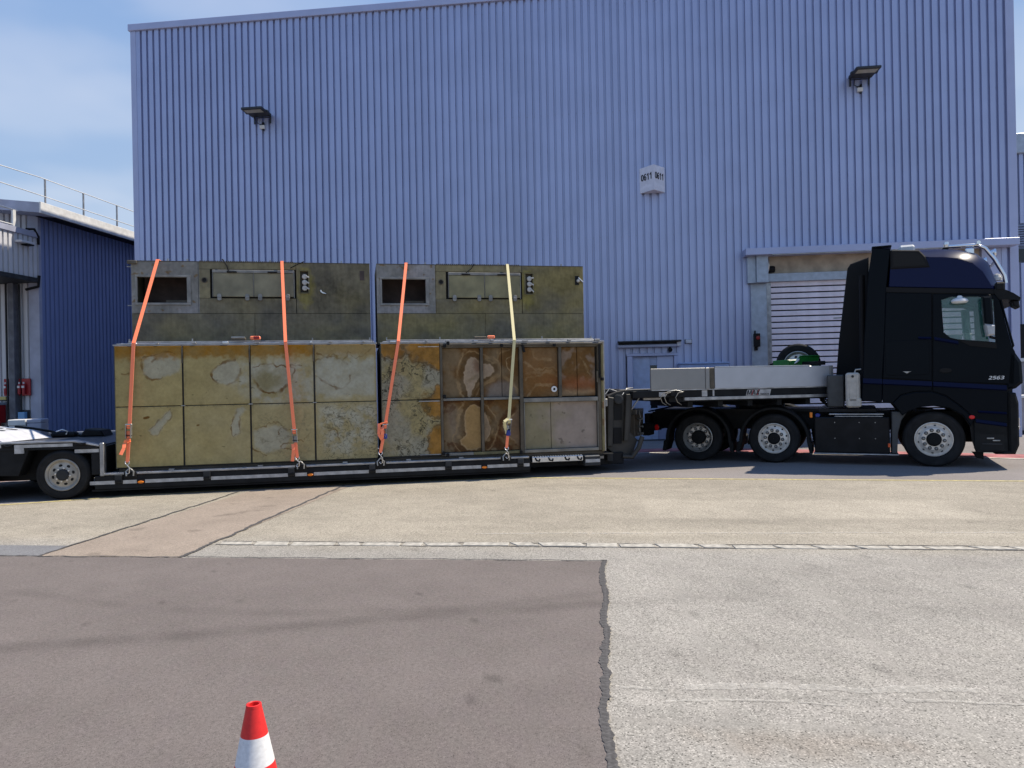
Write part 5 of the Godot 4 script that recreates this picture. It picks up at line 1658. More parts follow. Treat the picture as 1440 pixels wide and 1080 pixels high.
func olive_masks():
	var sz := Vector2(4.06, 1.94)
	var p1 := [0.40, 1.75, 0.58, 1.80, 0.76, 1.86, 0.88, 1.81, 0.98, 1.69, 0.96, 1.52, 0.71, 1.45, 0.61, 1.41, 0.54, 1.41, 0.42, 1.49]
	var s1 := [0.80, 0.93, 0.82, 0.81, 0.68, 0.64, 0.62, 0.53, 0.55, 0.51, 0.47, 0.58, 0.48, 0.61, 0.54, 0.66]
	var p2 := [1.43, 1.51, 1.53, 1.61, 1.69, 1.69, 1.86, 1.68, 1.89, 1.52, 1.79, 1.35, 1.69, 1.31, 1.53, 1.33, 1.45, 1.42]
	var s2 := [1.82, 0.91, 1.74, 0.69, 1.72, 0.56, 1.75, 0.46, 1.87, 0.51, 1.85, 0.62, 1.87, 0.82, 1.97, 0.93]
	var p3 := [2.06, 1.61, 2.25, 1.63, 2.45, 1.60, 2.66, 1.55, 2.68, 1.41, 2.56, 1.23, 2.44, 1.17, 2.29, 1.16, 2.16, 1.25, 2.06, 1.43]
	var p4 := [3.07, 1.66, 3.24, 1.74, 3.46, 1.70, 3.65, 1.60, 4.03, 1.71, 4.03, 1.10, 3.67, 1.09, 3.08, 1.12]
	var low3 := [2.06, 0.53, 2.36, 0.63, 2.55, 0.58, 2.66, 0.44, 2.57, 0.25, 2.27, 0.17, 2.08, 0.26]
	bare_m = Mask.new(sz, 60.0)
	for q in [p1, s1, p2, s2, p3, p4, low3]:
		bare_m.poly(P(q))
	bare_m.soften(2)
	grey_m = Mask.new(sz, 30.0)
	for q in [[1.58, 1.31, 1.79, 1.33, 1.91, 1.15, 1.99, 1.01, 2.01, 1.67, 1.88, 1.74, 1.92, 1.52], [2.05, 0.97, 2.05, 1.65, 2.5, 1.72, 3.0, 1.6, 3.0, 1.0], [3.06, 1.05, 3.06, 1.75, 3.5, 1.80, 4.04, 1.7, 4.04, 1.05], [3.2, 0.2, 3.1, 0.9, 4.04, 0.9, 4.04, 0.3, 3.6, 0.1]]:
		grey_m.poly(P(q), 0.75)
	grey_m.soften(5)
	rust_m = Mask.new(sz, 190.0)
	var W := nb
	rust_m.line(closed(p1.slice(12) + p1.slice(0, 8)).slice(0, 8), 0.014, 0.75, W)
	rust_m.line(P([0.71, 1.45, 0.61, 1.41, 0.54, 1.41, 0.42, 1.49, 0.40, 1.62, 0.40, 1.75, 0.58, 1.80, 0.76, 1.86, 0.88, 1.81]), 0.013, 0.8, W)
	rust_m.line(closed(s1), 0.011, 0.7, W)
	rust_m.line(P([1.53, 1.33, 1.45, 1.42, 1.43, 1.51, 1.53, 1.61, 1.69, 1.69, 1.80, 1.69]), 0.018, 0.95, W)
	rust_m.line(P([1.66, 1.30, 1.80, 1.36, 1.86, 1.47, 1.89, 1.56]), 0.024, 0.5, W)
	rust_m.line(P([1.82, 0.91, 1.74, 0.69, 1.72, 0.56, 1.75, 0.46, 1.80, 0.50, 1.87, 0.51, 1.85, 0.62, 1.87, 0.82]), 0.012, 0.8, W)
	rust_m.line(P([2.05, 1.44, 2.10, 1.34, 2.18, 1.23, 2.33, 1.16, 2.46, 1.17, 2.55, 1.23, 2.64, 1.30]), 0.022, 1.0, W, 0.03)
	rust_m.line(P([2.08, 1.58, 2.25, 1.63, 2.38, 1.62, 2.48, 1.59, 2.59, 1.59, 2.85, 1.60]), 0.013, 0.85, W, 0.035)
	rust_m.line(P([2.66, 1.58, 2.74, 1.53, 2.68, 1.40]), 0.012, 0.7, W)
	rust_m.line(P([3.07, 1.67, 3.24, 1.74, 3.44, 1.71, 3.59, 1.61]), 0.018, 0.6, W, 0.03)
	rust_m.line(P([3.07, 1.44, 3.17, 1.34, 3.32, 1.25, 3.45, 1.20, 3.55, 1.25, 3.62, 1.34, 3.61, 1.42]), 0.022, 0.65, W, 0.03)
	for q in [[2.07, 0.57, 2.26, 0.62, 2.43, 0.67, 2.55, 0.61], [2.05, 0.28, 2.12, 0.19, 2.26, 0.14], [2.50, 0.22, 2.61, 0.22, 2.70, 0.23], [2.44, 0.47, 2.53, 0.56, 2.68, 0.54], [2.48, 0.27, 2.63, 0.33, 2.83, 0.36, 2.93, 0.46], [3.27, 0.51, 3.36, 0.50, 3.43, 0.37], [3.33, 1.79, 3.50, 1.68, 3.61, 1.80, 3.75, 1.72, 3.99, 1.85], [3.10, 1.78, 3.25, 1.74, 3.33, 1.85]]:
		rust_m.line(P(q), 0.013, 0.8, W, 0.05)
	for q in [[0.10, 1.50, 0.20, 1.51], [0.42, 0.80, 0.48, 0.81], [1.20, 0.66, 1.23, 0.665], [0.55, 1.70, 0.60, 1.74], [0.06, 0.62, 0.10, 0.64]]:
		rust_m.line(P(q), 0.016, 1.2, W, 0.0)

func paint_olive(x: int, y: int) -> Color:  # lower left module, 4.06 x 1.94 m on 768 x 368
	var p := Vector2(x / 768.0 * 4.06, (1.0 - y / 368.0) * 1.94)
	var w1 := nb.get_noise_2d(p.x * 9.0, p.y * 9.0)
	var w2 := nb.get_noise_2d(p.x * 9.0 + 7.0, p.y * 9.0)
	var q := p + Vector2(w1, w2) * 0.03
	var big := na.get_noise_2d(p.x * 1.1, p.y * 1.3)
	var mid := na.get_noise_2d(p.x * 3.2, p.y * 3.2)
	var c := Color(0.365, 0.292, 0.128).lerp(Color(0.345, 0.285, 0.145), smoothstep(0.4, 2.6, p.x + big * 1.2))
	var grey := Color(0.36, 0.345, 0.265)
	# sheets with less paint towards the right
	var worn := grey_m.at(q) * smoothstep(-0.55, 0.35, mid + 0.4 * w1)
	c = c.lerp(Color(0.36, 0.345, 0.265), clampf(worn * 1.15, 0.0, 0.95))
	c = c.lerp(grey, bare_m.at(q) * 0.72)
	var olive := smoothstep(0.18, -0.10, blob(q, Vector2(2.30, 1.34), Vector2(0.17, 0.17), 0.0) + 0.1 * mid)
	c = c.lerp(Color(0.19, 0.15, 0.05), olive * 0.65)
	# fine curling cracks in the last panel
	var cz := smoothstep(3.05, 3.25, p.x) * smoothstep(0.98, 0.90, p.y) * smoothstep(-0.5, 0.2, big + 0.3 * mid + 0.25)
	var cr := exp(-pow(nb.get_noise_2d(q.x * 8.0 + mid * 0.8, q.y * 8.0 + 5.0) / 0.085, 2.0))
	c = c.lerp(Color(0.12, 0.105, 0.065), cr * cz * 0.8)
	# grey streaks low in the third panel
	var st := exp(-pow(na.get_noise_2d(q.x * 2.4 + 9.0, q.y * 3.4) / 0.05, 2.0)) * smoothstep(2.03, 2.2, p.x) * smoothstep(3.05, 2.9, p.x) * smoothstep(0.95, 0.7, p.y)
	c = c.lerp(Color(0.20, 0.17, 0.10), st * 0.55)
	# rusty band along the top
	var top := smoothstep(0.24, 0.13, 1.94 - p.y + 0.06 * mid + 0.05 * w1) * (1.0 - 0.55 * smoothstep(3.0, 3.1, p.x))
	c = c.lerp(Color(0.27, 0.135, 0.022), top * (0.85 + 0.3 * mid))
	c = c.lerp(Color(0.12, 0.052, 0.010), clampf(rust_m.at(p + Vector2(w1, w2) * 0.012) * 0.92, 0.0, 0.92))
	var v := 1.0 + 0.16 * mid + 0.12 * nb.get_noise_2d(p.x * 14.0, p.y * 14.0) + 0.06 * nc.get_noise_2d(p.x * 60.0, p.y * 60.0) + 0.10 * big
	v -= 0.45 * smoothstep(0.60, 0.72, nb.get_noise_2d(p.x * 5.0 + 60.0, p.y * 8.0))
	v -= 0.16 * smoothstep(0.07, 0.0, absf(fposmod(p.x + 0.03, 1.015) - 0.03)) * (0.7 + w1)
	v -= 0.12 * smoothstep(0.06, 0.0, absf(p.y - 0.98)) * (0.7 + w2)
	return (c * v).linear_to_srgb()

func marble_masks():
	var sz := Vector2(3.97, 1.94)
	var kid := P([1.54, 1.70, 1.62, 1.70, 1.68, 1.66, 1.72, 1.56, 1.70, 1.40, 1.61, 1.23, 1.55, 1.12, 1.52, 1.03, 1.47, 1.03, 1.43, 1.20, 1.40, 1.30, 1.42, 1.46, 1.46, 1.62])
	var kid2 := P([1.70, 1.60, 1.85, 1.58, 1.92, 1.52, 1.94, 1.46, 1.89, 1.39, 1.70, 1.31])
	var lobe := P([1.49, 0.88, 1.58, 0.88, 1.68, 0.81, 1.72, 0.75, 1.71, 0.12, 1.59, 0.08, 1.45, 0.10, 1.36, 0.19, 1.32, 0.28, 1.36, 0.32, 1.41, 0.35, 1.40, 0.53, 1.40, 0.74])
	var trig := P([1.74, 0.75, 1.81, 0.67, 1.88, 0.52, 1.89, 0.44, 1.83, 0.31, 1.75, 0.19])
	pale_m = Mask.new(sz, 45.0)
	pale_m.distances([kid, kid2, lobe, trig])
	wedge_m = Mask.new(sz, 50.0)
	wedge_m.poly(P([2.42, 0.90, 2.34, 0.74, 2.14, 0.61, 2.08, 0.48, 2.14, 0.34, 2.39, 0.10, 2.41, 0.47]))
	wedge_m.soften(2)
	tan_m = Mask.new(sz, 190.0)
	var W := nb
	for q in [[1.78, 1.74, 1.87, 1.67, 1.98, 1.63, 2.01, 1.79], [2.01, 1.68, 2.08, 1.77, 2.24, 1.83], [1.78, 1.68, 1.90, 1.60, 2.02, 1.62], [1.51, 1.03, 1.62, 1.17, 1.71, 1.25], [1.81, 0.68, 1.94, 0.51, 1.89, 0.37, 1.80, 0.23], [2.11, 0.44, 2.22, 0.30, 2.39, 0.11]]:
		tan_m.line(P(q), 0.022, 0.6, W, 0.015)
	for q in [[1.45, 1.86, 1.37, 1.70, 1.31, 1.42, 1.33, 1.17, 1.38, 1.03], [1.37, 0.93, 1.32, 0.71, 1.29, 0.51, 1.32, 0.33]]:
		tan_m.line(P(q), 0.030, 0.75, W, 0.01)
	for q in [[2.27, 1.72, 2.19, 1.65, 2.17, 1.55, 2.25, 1.40], [2.42, 0.90, 2.34, 0.74, 2.15, 0.60, 2.09, 0.50]]:
		tan_m.line(P(q), 0.016, 1.2, W, 0.008)
	tan_m.line(P([1.77, 1.21, 1.89, 1.32, 2.01, 1.37, 2.16, 1.32, 2.29, 1.21, 2.37, 1.08]), 0.036, 0.75, W, 0.02)
	for q in [[2.53, 0.99, 2.67, 1.16, 2.87, 1.20, 2.99, 1.16], [2.67, 1.80, 2.75, 1.66, 2.97, 1.64], [2.50, 1.58, 2.72, 1.46, 2.96, 1.51, 3.09, 1.46], [2.49, 1.30, 2.72, 1.36, 2.96, 1.44, 3.10, 1.35], [2.50, 1.40, 2.75, 1.42, 3.09, 1.40], [3.54, 1.69, 3.65, 1.47, 3.71, 1.34], [3.24, 1.12, 3.44, 1.05, 3.77, 1.05], [2.56, 1.02, 2.72, 1.19, 3.0, 1.22]]:
		tan_m.line(P(q), 0.024, 0.6, W, 0.03)

func paint_marble(x: int, y: int) -> Color:  # lower right module, 3.97 x 1.94 m on 768 x 376
	var p := Vector2(x / 768.0 * 3.97, (1.0 - y / 376.0) * 1.94)
	var w1 := nb.get_noise_2d(p.x * 9.0, p.y * 9.0)
	var w2 := nb.get_noise_2d(p.x * 9.0 + 7.0, p.y * 9.0)
	var big := na.get_noise_2d(p.x * 1.3 + 30.0, p.y * 1.3)
	var mid := na.get_noise_2d(p.x * 3.4, p.y * 3.4)
	var v := 1.0 + 0.20 * mid + 0.14 * nb.get_noise_2d(p.x * 14.0, p.y * 14.0) + 0.06 * nc.get_noise_2d(p.x * 60.0, p.y * 60.0)
	var c: Color
	if p.x < 1.0:
		var q := p + Vector2(mid, na.get_noise_2d(p.x * 3.0 + 40.0, p.y * 3.0)) * 0.09 + Vector2(w1, w2) * 0.045
		c = Color(0.285, 0.262, 0.19).lerp(Color(0.30, 0.245, 0.12), smoothstep(-0.2, 0.4, big))
		var dark := smoothstep(-0.35, 0.15, na.get_noise_2d(p.x * 1.2 + 9.0, p.y * 1.2) + 0.35 * smoothstep(0.9, 0.2, absf(p.y - 1.35)) - 0.1)
		var cr := exp(-pow(nb.get_noise_2d(q.x * 4.4, q.y * 4.4 + 5.0) / 0.075, 2.0)) * dark
		c = c.lerp(Color(0.045, 0.04, 0.028), clampf(cr * 0.95, 0, 1))
		var cr2 := exp(-pow(na.get_noise_2d(q.x * 6.0, q.y * 6.0 + 15.0) / 0.06, 2.0))
		c = c.lerp(Color(0.13, 0.115, 0.075), clampf(cr2 * 0.6, 0, 1))
		var o := smoothstep(0.08, -0.08, blob(q, Vector2(0.92, 1.78), Vector2(0.55, 0.27), -0.25))
		o = maxf(o, smoothstep(0.05, -0.05, blob(q, Vector2(1.0, 1.06), Vector2(0.30, 0.13), 0.5)))
		o = maxf(o, smoothstep(0.05, -0.05, blob(q, Vector2(1.0, 0.80), Vector2(0.36, 0.14), -0.5)))
		o = maxf(o, smoothstep(0.05, -0.05, blob(q, Vector2(0.98, 0.20), Vector2(0.22, 0.34), 0.0)))
		o = maxf(o, smoothstep(0.06, -0.06, blob(q, Vector2(0.08, 1.84), Vector2(0.35, 0.13), 0.0)))
		c = c.lerp(Color(0.26, 0.125, 0.022) * (1.0 + 0.35 * mid), o * 0.9)
		c = c.lerp(Color(0.075, 0.045, 0.016), exp(-pow((o - 0.5) / 0.25, 2.0)) * 0.65)
	elif p.x > 2.43 and p.y < 0.92:
		c = Color(0.30, 0.245, 0.205).lerp(Color(0.245, 0.21, 0.13), smoothstep(0.25, -0.3, p.x - 3.05 + 0.5 * big))
		v = 1.0 + 0.14 * mid + 0.10 * big + 0.06 * nb.get_noise_2d(p.x * 10.0, p.y * 10.0)
		v -= 0.4 * smoothstep(0.46, 0.64, nb.get_noise_2d(p.x * 4.5 + 3.0, p.y * 4.5))
	else:
		var q := p + Vector2(nc.get_noise_2d(p.x * 2.0, p.y * 2.0), nc.get_noise_2d(p.x * 2.0 + 40.0, p.y * 2.0)) * 0.025 + Vector2(w1, w2) * 0.02
		c = Color(0.150, 0.080, 0.030).lerp(Color(0.185, 0.130, 0.073), smoothstep(-0.1, 0.4, big + 0.6 * smoothstep(1.36, 1.20, p.x)))
		if p.y < 0.97:
			c = c.lerp(Color(0.085, 0.036, 0.015), smoothstep(0.0, 0.30, na.get_noise_2d(q.x * 2.2 + 80.0, q.y * 2.2)) * 0.85)
			c = c.lerp(Color(0.235, 0.185, 0.135), smoothstep(0.06, -0.12, blob(q, Vector2(1.21, 0.55), Vector2(0.10, 0.30), 0.1)) * 0.6)
			c = c.lerp(Color(0.20, 0.135, 0.085), wedge_m.at(q) * 0.8)
		elif p.x < 2.43:
			c = c.lerp(Color(0.20, 0.165, 0.135), smoothstep(0.05, -0.06, blob(q, Vector2(2.08, 1.06), Vector2(0.28, 0.22), 0.0)) * 0.9)
		else:
			var o := smoothstep(0.25, -0.3, blob(q, Vector2(2.70, 1.45), Vector2(0.50, 0.40), -0.1))
			c = c.lerp(Color(0.205, 0.10, 0.035), o * 0.75 * smoothstep(3.2, 3.1, p.x))
			c = c.lerp(Color(0.28, 0.215, 0.165), smoothstep(-0.1, 0.35, nb.get_noise_2d(p.x * 3.0, p.y * 3.0 + 9.0) + 0.3 * big) * 0.65 * smoothstep(3.10, 3.2, p.x) * smoothstep(1.15, 1.35, p.y))
			c = c.lerp(Color(0.25, 0.08, 0.03), smoothstep(0.14, -0.12, blob(q, Vector2(3.5, 1.20), Vector2(0.38, 0.09), -0.1)) * 0.8)
			c = c.lerp(Color(0.33, 0.22, 0.13), smoothstep(0.05, -0.06, blob(q, Vector2(3.45, 1.05), Vector2(0.42, 0.06), 0.0)) * 0.6)
		var d := pale_m.at(q) if p.x < 2.43 else 0.6
		# darker halo with a thin pale line round the pale islands
		c = c.lerp(Color(0.085, 0.050, 0.022), smoothstep(0.12, 0.03, d) * (0.5 + 0.6 * mid))
		c = c.lerp(Color(0.30, 0.20, 0.10), exp(-pow((d - 0.115 - 0.03 * big) / 0.012, 2.0)) * clampf(0.55 + 0.7 * mid, 0.0, 0.9))
		var pale := Color(0.34, 0.255, 0.175)
		if p.y < 0.97:
			pale = Color(0.325, 0.205, 0.085) if p.x < 1.73 else Color(0.30, 0.215, 0.135)
		else:
			pale = pale.lerp(Color(0.19, 0.10, 0.058), smoothstep(0.03, -0.06, blob(q, Vector2(1.66, 1.56), Vector2(0.10, 0.12), 0.0)) * 0.7)
			pale = pale.lerp(Color(0.16, 0.115, 0.05), smoothstep(0.03, -0.06, blob(q, Vector2(1.54, 1.33), Vector2(0.11, 0.04), 0.6)) * 0.6)
		c = c.lerp(pale, smoothstep(0.008, -0.014, d) * 0.92)
		c = c.lerp(Color(0.40, 0.29, 0.175), exp(-pow((d + 0.012) / 0.012, 2.0)) * 0.4)
		c = c.lerp(Color(0.36, 0.245, 0.125), clampf(tan_m.at(q) * 0.8, 0.0, 0.9))
	return (c * v).linear_to_srgb()

func paint_plate(x: int, y: int, warm: float, o: float) -> Color:  # upper modules, 3.9 x 1.43 m on 1024 x 376
	var p := Vector2(x / 1024.0 * 3.9, (1.0 - y / 376.0) * 1.43)
	var n := na.get_noise_2d(p.x * 1.1 + o, p.y * 1.3)
	var c := Color(0.205, 0.178, 0.118).lerp(Color(0.15, 0.134, 0.10), smoothstep(0.3, -0.4, n))
	var ol := smoothstep(-0.25 - warm * 0.35, 0.95 - warm * 0.2, na.get_noise_2d(p.x * 0.8 + 7.0 + o, p.y * 1.1) + 0.35 * smoothstep(0.5, 1.2, p.y) * smoothstep(1.0, 3.0, p.x))
	c = c.lerp(Color(0.30, 0.24, 0.09), ol * (0.4 + 0.3 * warm))
	var v := 1.0 + 0.24 * na.get_noise_2d(p.x * 2.6 + o, p.y * 2.6) + 0.18 * nb.get_noise_2d(p.x * 10.0 + o, p.y * 10.0) + 0.12 * nb.get_noise_2d(p.x * 16.0, p.y * 2.0 + o)
	if p.x < 1.06 and p.y > 0.55:
		c = Color(0.235, 0.225, 0.20).lerp(Color(0.30, 0.285, 0.27), smoothstep(-0.1, 0.5, n + 0.3 * warm))
		c = c.lerp(Color(0.20, 0.13, 0.06), smoothstep(0.4, 0.62, nb.get_noise_2d(p.x * 4.0 + o, p.y * 5.0)) * 0.8)
	elif p.x > 1.06 and p.x < 2.68 and p.y > 0.8:
		c = c.lerp(Color(0.25, 0.215, 0.125), 0.55 + 0.25 * warm)
	if p.x > 1.9 or p.y < 0.55 or (p.x > 1.06 and p.y < 0.8):
		# rows of punched dots
		var h := int(x / 3.0) + int(y / 3.0)
		var dot := 0.5 + 0.5 * cos(TAU * x / 6.5) * cos(TAU * y / 6.5)
		v *= 0.86 + 0.26 * dot * smoothstep(-0.5, 0.3, nb.get_noise_2d(p.x * 2.0, p.y * 2.0 + o) + 0.3)
	# dull yellow round the valves
	var yd := blob(p, Vector2(2.80, 1.0), Vector2(0.13, 0.32), 0.0) + 0.05 * nb.get_noise_2d(p.x * 7.0, p.y * 7.0)
	c = c.lerp(Color(0.30, 0.25, 0.07), smoothstep(0.06, -0.05, yd) * 0.7)
	v -= 0.35 * smoothstep(0.35, -0.2, blob(p, Vector2(3.25, 0.86 + 0.2 * warm), Vector2(0.42, 0.25), 0.3) + 0.2 * n) * (1.0 - 0.5 * warm)
	return (c * v).linear_to_srgb()

func module_at(u: float, v: float, called: String, label: String, group: String, z := 0.0) -> Node3D:
	var a := deg_to_rad(TRAILER_TURN)
	return thing(called, label, "steel module", TRAILER_AT + Vector3(cos(a), 0, -sin(a)) * u + Vector3(sin(a), 0, cos(a)) * z + Vector3(0, v, 0), TRAILER_TURN, group)

func skin(im: Image, rough := 0.55, metal := 0.0) -> StandardMaterial3D:
	var m := StandardMaterial3D.new()
	m.albedo_texture = tex(im)
	m.roughness = rough
	m.metallic = metal
	m.metallic_specular = 0.15
	return m

func panel(called: String, poly: PackedVector2Array, z0: float, z1: float, m: Material, parent: Node, size: Vector2, b := 0.006, hole := PackedVector2Array()) -> MeshInstance3D:
	var q := MB.new()
	q.us = size
	q.extrude(poly, z0, z1, b, hole)
	return put(q, called, m, parent)

func R(x0: float, y0: float, x1: float, y1: float) -> PackedVector2Array:
	return P([x0, y0, x1, y0, x1, y1, x0, y1])

func top_rails(t: Node, x1: float, zf: float):
	pbox("top_rim", Vector3(-0.02, 1.942, -0.10), Vector3(x1 + 0.02, 1.965, zf + 0.015), M.rail_steel, t, 0.004)
	pbox("top_rail", Vector3(0.04, 1.967, -0.42), Vector3(x1 - 0.03, 2.000, -0.30), M.rail_steel, t, 0.005)
	pbox("top_rail", Vector3(0.10, 2.002, -0.56), Vector3(x1 - 0.05, 2.035, -0.48), M.rail_steel, t, 0.005)
	pbox("top_rail", Vector3(0.02, 1.967, -0.22), Vector3(x1 - 0.06, 1.985, -0.15), M.alu, t, 0.004)
	for k in 9:
		var u := 0.2 + k * (x1 - 0.4) / 8.0 + rng.randf_range(-0.12, 0.12)
		pbox("fitting", Vector3(u, 1.967, -0.14), Vector3(u + rng.randf_range(0.03, 0.10), 1.985 + rng.randf_range(0.0, 0.02), -0.09), M.rail_steel if k % 3 else M.alu_bright, t, 0.004)
	for k in 5:
		var u := 0.1 + k * (x1 - 0.2) / 4.0
		pbox("stud", Vector3(u, 2.036, -0.53), Vector3(u + 0.02, 2.08, -0.51), M.zinc, t)

func build_crates():
	# ---- lower left
	var sa := Vector2(4.06, 1.94)
	olive_masks()
	var ma := skin(bytes_image(768, 368, paint_olive), 0.7)
	var t := module_at(0.74, 0.43, "steel_module", "lower left olive module with eight stained panels and rust rings", "steel modules strapped on the trailer")
	pbox("body", Vector3(0.01, 0.0, -2.75), Vector3(4.05, 1.94, -0.145), M.crate_dark, t)
	pbox("skid", Vector3(0.02, -0.066, -2.7), Vector3(4.05, -0.003, -0.16), M.skid, t, 0.01)
	var xs := [0.0, 1.0, 2.03, 3.045, 4.06]
	for i in 4:
		for j in 2:
			var g := 0.014
			var x0: float = xs[i] + (g if i else 0.0)
			var x1: float = xs[i + 1] - (g if i < 3 else 0.0)
			var y0 := 0.02 if j == 0 else 0.985
			var y1 := 0.972 if j == 0 else 1.938
			panel("panel", R(x0, y0, x1, y1), -0.144, -0.12 + rng.randf_range(-0.002, 0.002), ma, t, sa, 0.004)
	for i in range(1, 4):
		pbox("joint_cover", Vector3(xs[i] - 0.014, 1.66, -0.119), Vector3(xs[i] + 0.006, 1.935, -0.108), M.frame_steel, t, 0.003)
		pbox("corner_clip", Vector3(xs[i] - 0.03, 0.972, -0.135), Vector3(xs[i] + 0.03, 0.985, -0.112), M.zinc, t)
	for k in 40:
		pbox("rivet", Vector3(0.06 + k * 0.1, 0.955, -0.119), Vector3(0.068 + k * 0.1, 0.963, -0.114), M.frame_steel, t)
	pbox("end_wall", Vector3(-0.012, 0, -2.74), Vector3(0.008, 1.94, -0.13), M.crate_side, t)
	top_rails(t, 4.06, -0.12)
	pbox("lifting_tool", Vector3(1.72, 2.03, -0.36), Vector3(1.95, 2.075, -0.28), M.frame_steel, t, 0.01)
	pbox("lifting_tool", Vector3(1.72, 2.077, -0.35), Vector3(1.93, 2.095, -0.29), M.zinc, t)
	pbox("orange_buckle", Vector3(2.02, 2.04, -0.36), Vector3(2.18, 2.10, -0.26), M.orange, t, 0.012)
	pbox("orange_buckle", Vector3(2.08, 2.05, -0.258), Vector3(2.17, 2.095, -0.25), M.red_paint, t, 0.003)
	# ---- lower right
	var sb := Vector2(3.97, 1.94)
	marble_masks()
	var mb := skin(bytes_image(768, 376, paint_marble), 0.7)
	t = module_at(4.89, 0.43, "steel_module", "lower right module with cracked grey panel and brown swirled framed bays", "steel modules strapped on the trailer")
	pbox("body", Vector3(0.01, 0.0, -2.75), Vector3(3.93, 1.94, -0.235), M.crate_dark, t)
	pbox("body", Vector3(0.01, 0.0, -0.234), Vector3(0.98, 1.94, -0.145), M.crate_dark, t)
	pbox("skid", Vector3(0.02, -0.066, -2.7), Vector3(3.93, -0.003, -0.16), M.skid, t, 0.01)
	pbox("end_wall", Vector3(-0.012, 0, -2.74), Vector3(0.008, 1.94, -0.13), M.crate_side, t)
	panel("panel", R(0.0, 0.03, 0.985, 0.975), -0.144, -0.12, mb, t, sb, 0.004)
	panel("panel", R(0.0, 0.99, 0.985, 1.938), -0.144, -0.12, mb, t, sb, 0.004)
	pbox("panel_edge", Vector3(0.62, 0.945, -0.12), Vector3(0.98, 0.962, -0.105), M.rail_steel, t, 0.003)
	pbox("panel_edge", Vector3(0.62, 1.88, -0.12), Vector3(0.98, 1.892, -0.108), M.rail_steel, t, 0.003)
	pbox("panel_edge", Vector3(0.62, 0.03, -0.12), Vector3(0.98, 0.045, -0.105), M.rail_steel, t, 0.003)
	# recessed bays
	for q in [[1.04, 0.06, 1.69, 0.945], [1.75, 0.06, 2.385, 0.945], [1.04, 1.0, 1.69, 1.86], [1.75, 1.0, 2.08, 1.86], [2.09, 1.0, 2.385, 1.86], [2.46, 0.985, 3.10, 1.86], [3.165, 0.985, 3.46, 1.86], [3.47, 0.985, 3.80, 1.86], [2.475, 0.06, 2.955, 0.885], [2.965, 0.06, 3.815, 0.885]]:
		panel("bay_panel", R(q[0], q[1], q[2], q[3]), -0.234, -0.195 + rng.randf_range(-0.004, 0.004), mb, t, sb, 0.003)
	var fr := [["stile", 0.99, 0.0, 1.035, 1.94, M.frame_steel], ["stile", 1.695, 0.05, 1.745, 1.87, M.frame_steel], ["stile", 2.39, 0.0, 2.452, 1.94, M.frame_steel], ["stile", 3.105, 0.97, 3.16, 1.87, M.frame_steel], ["stile", 3.83, 0.0, 3.885, 1.94, M.frame_steel],
		["rail", 1.036, 0.95, 1.694, 0.995, M.rail_dull], ["rail", 1.746, 0.95, 2.389, 0.995, M.rail_dull], ["rail", 2.453, 0.89, 3.829, 0.965, M.rail_dull], ["rail", 1.036, 1.865, 2.389, 1.94, M.frame_steel], ["rail", 2.453, 1.865, 3.829, 1.94, M.frame_steel],
		["rail", 1.036, 0.0, 1.55, 0.05, M.rail_dull], ["rail", 1.551, 0.0, 2.389, 0.05, M.olive_steel], ["rail", 2.453, 0.0, 3.829, 0.055, M.rail_dull]]
	for f in fr:
		pbox(f[0], Vector3(f[1], f[2], -0.233), Vector3(f[3], f[4], -0.125 + (0.004 if f[0] == "stile" else 0.0)), f[5], t, 0.006)
	for q in [[2.456, 0.058, 2.473, 0.887], [3.818, 0.058, 3.828, 0.887]]:
		pbox("bead", Vector3(q[0], q[1], -0.19), Vector3(q[2], q[3], -0.118), M.rail_dull, t, 0.003)
	pbox("post", Vector3(3.89, -0.02, -0.25), Vector3(3.935, 1.93, -0.11), M.olive_steel, t, 0.006)
	pbox("post", Vector3(3.94, -0.02, -0.30), Vector3(3.968, 1.95, -0.14), M.rail_steel, t, 0.005)
	for v in [0.45, 0.75]:
		pbox("latch", Vector3(3.895, v, -0.109), Vector3(3.925, v + 0.12, -0.09), M.rust, t, 0.006)
	pbox("hose_clip", Vector3(3.97, 0.78, -0.28), Vector3(4.02, 0.92, -0.16), M.rail_steel, t, 0.01)
	pbox("top_beam", Vector3(1.0, 1.90, -0.124), Vector3(3.92, 1.935, -0.09), M.frame_steel, t, 0.005)
	for q in [[1.05, 1.90], [1.11, 1.945], [1.03, 1.03], [1.07, 0.02], [1.0, 0.05], [3.0, 1.90], [3.88, 1.28], [2.05, 1.90], [2.36, 0.02]]:
		pbox("black_clamp", Vector3(q[0], q[1] - 0.03, -0.12), Vector3(q[0] + 0.05, q[1] + 0.03, -0.075), M.black, t, 0.008)
	pext("black_brace", [2.42, 1.93, 2.46, 1.93, 2.50, 1.78, 2.46, 1.77], -0.12, -0.09, M.black, t, 0.006)
	ptube("rod", [Vector3(3.86, 1.30, -0.10), Vector3(3.86, 1.90, -0.10)], 0.016, M.black, t, 6)
	pbox("side_latch", Vector3(3.80, 1.22, -0.12), Vector3(3.825, 1.42, -0.09), M.frame_steel, t)
	var ri := MB.new()
	ri.lathe([Vector2(0.022, 0.0), Vector2(0.052, 0.0), Vector2(0.055, 0.01), Vector2(0.05, 0.025), Vector2(0.028, 0.025), Vector2(0.022, 0.018), Vector2(0.022, 0.0)], Vector3(3.03, 1.115, -0.192), 24, false)
	put(ri, "port_ring", M.mirror_shell, t)
	var rk := MB.new()
	rk.lathe([Vector2(0.024, 0.0), Vector2(0.001, 0.001)], Vector3(3.03, 1.115, -0.189), 16, false)
	put(rk, "port_hole", M.void, t)
	top_rails(t, 3.93, -0.12)
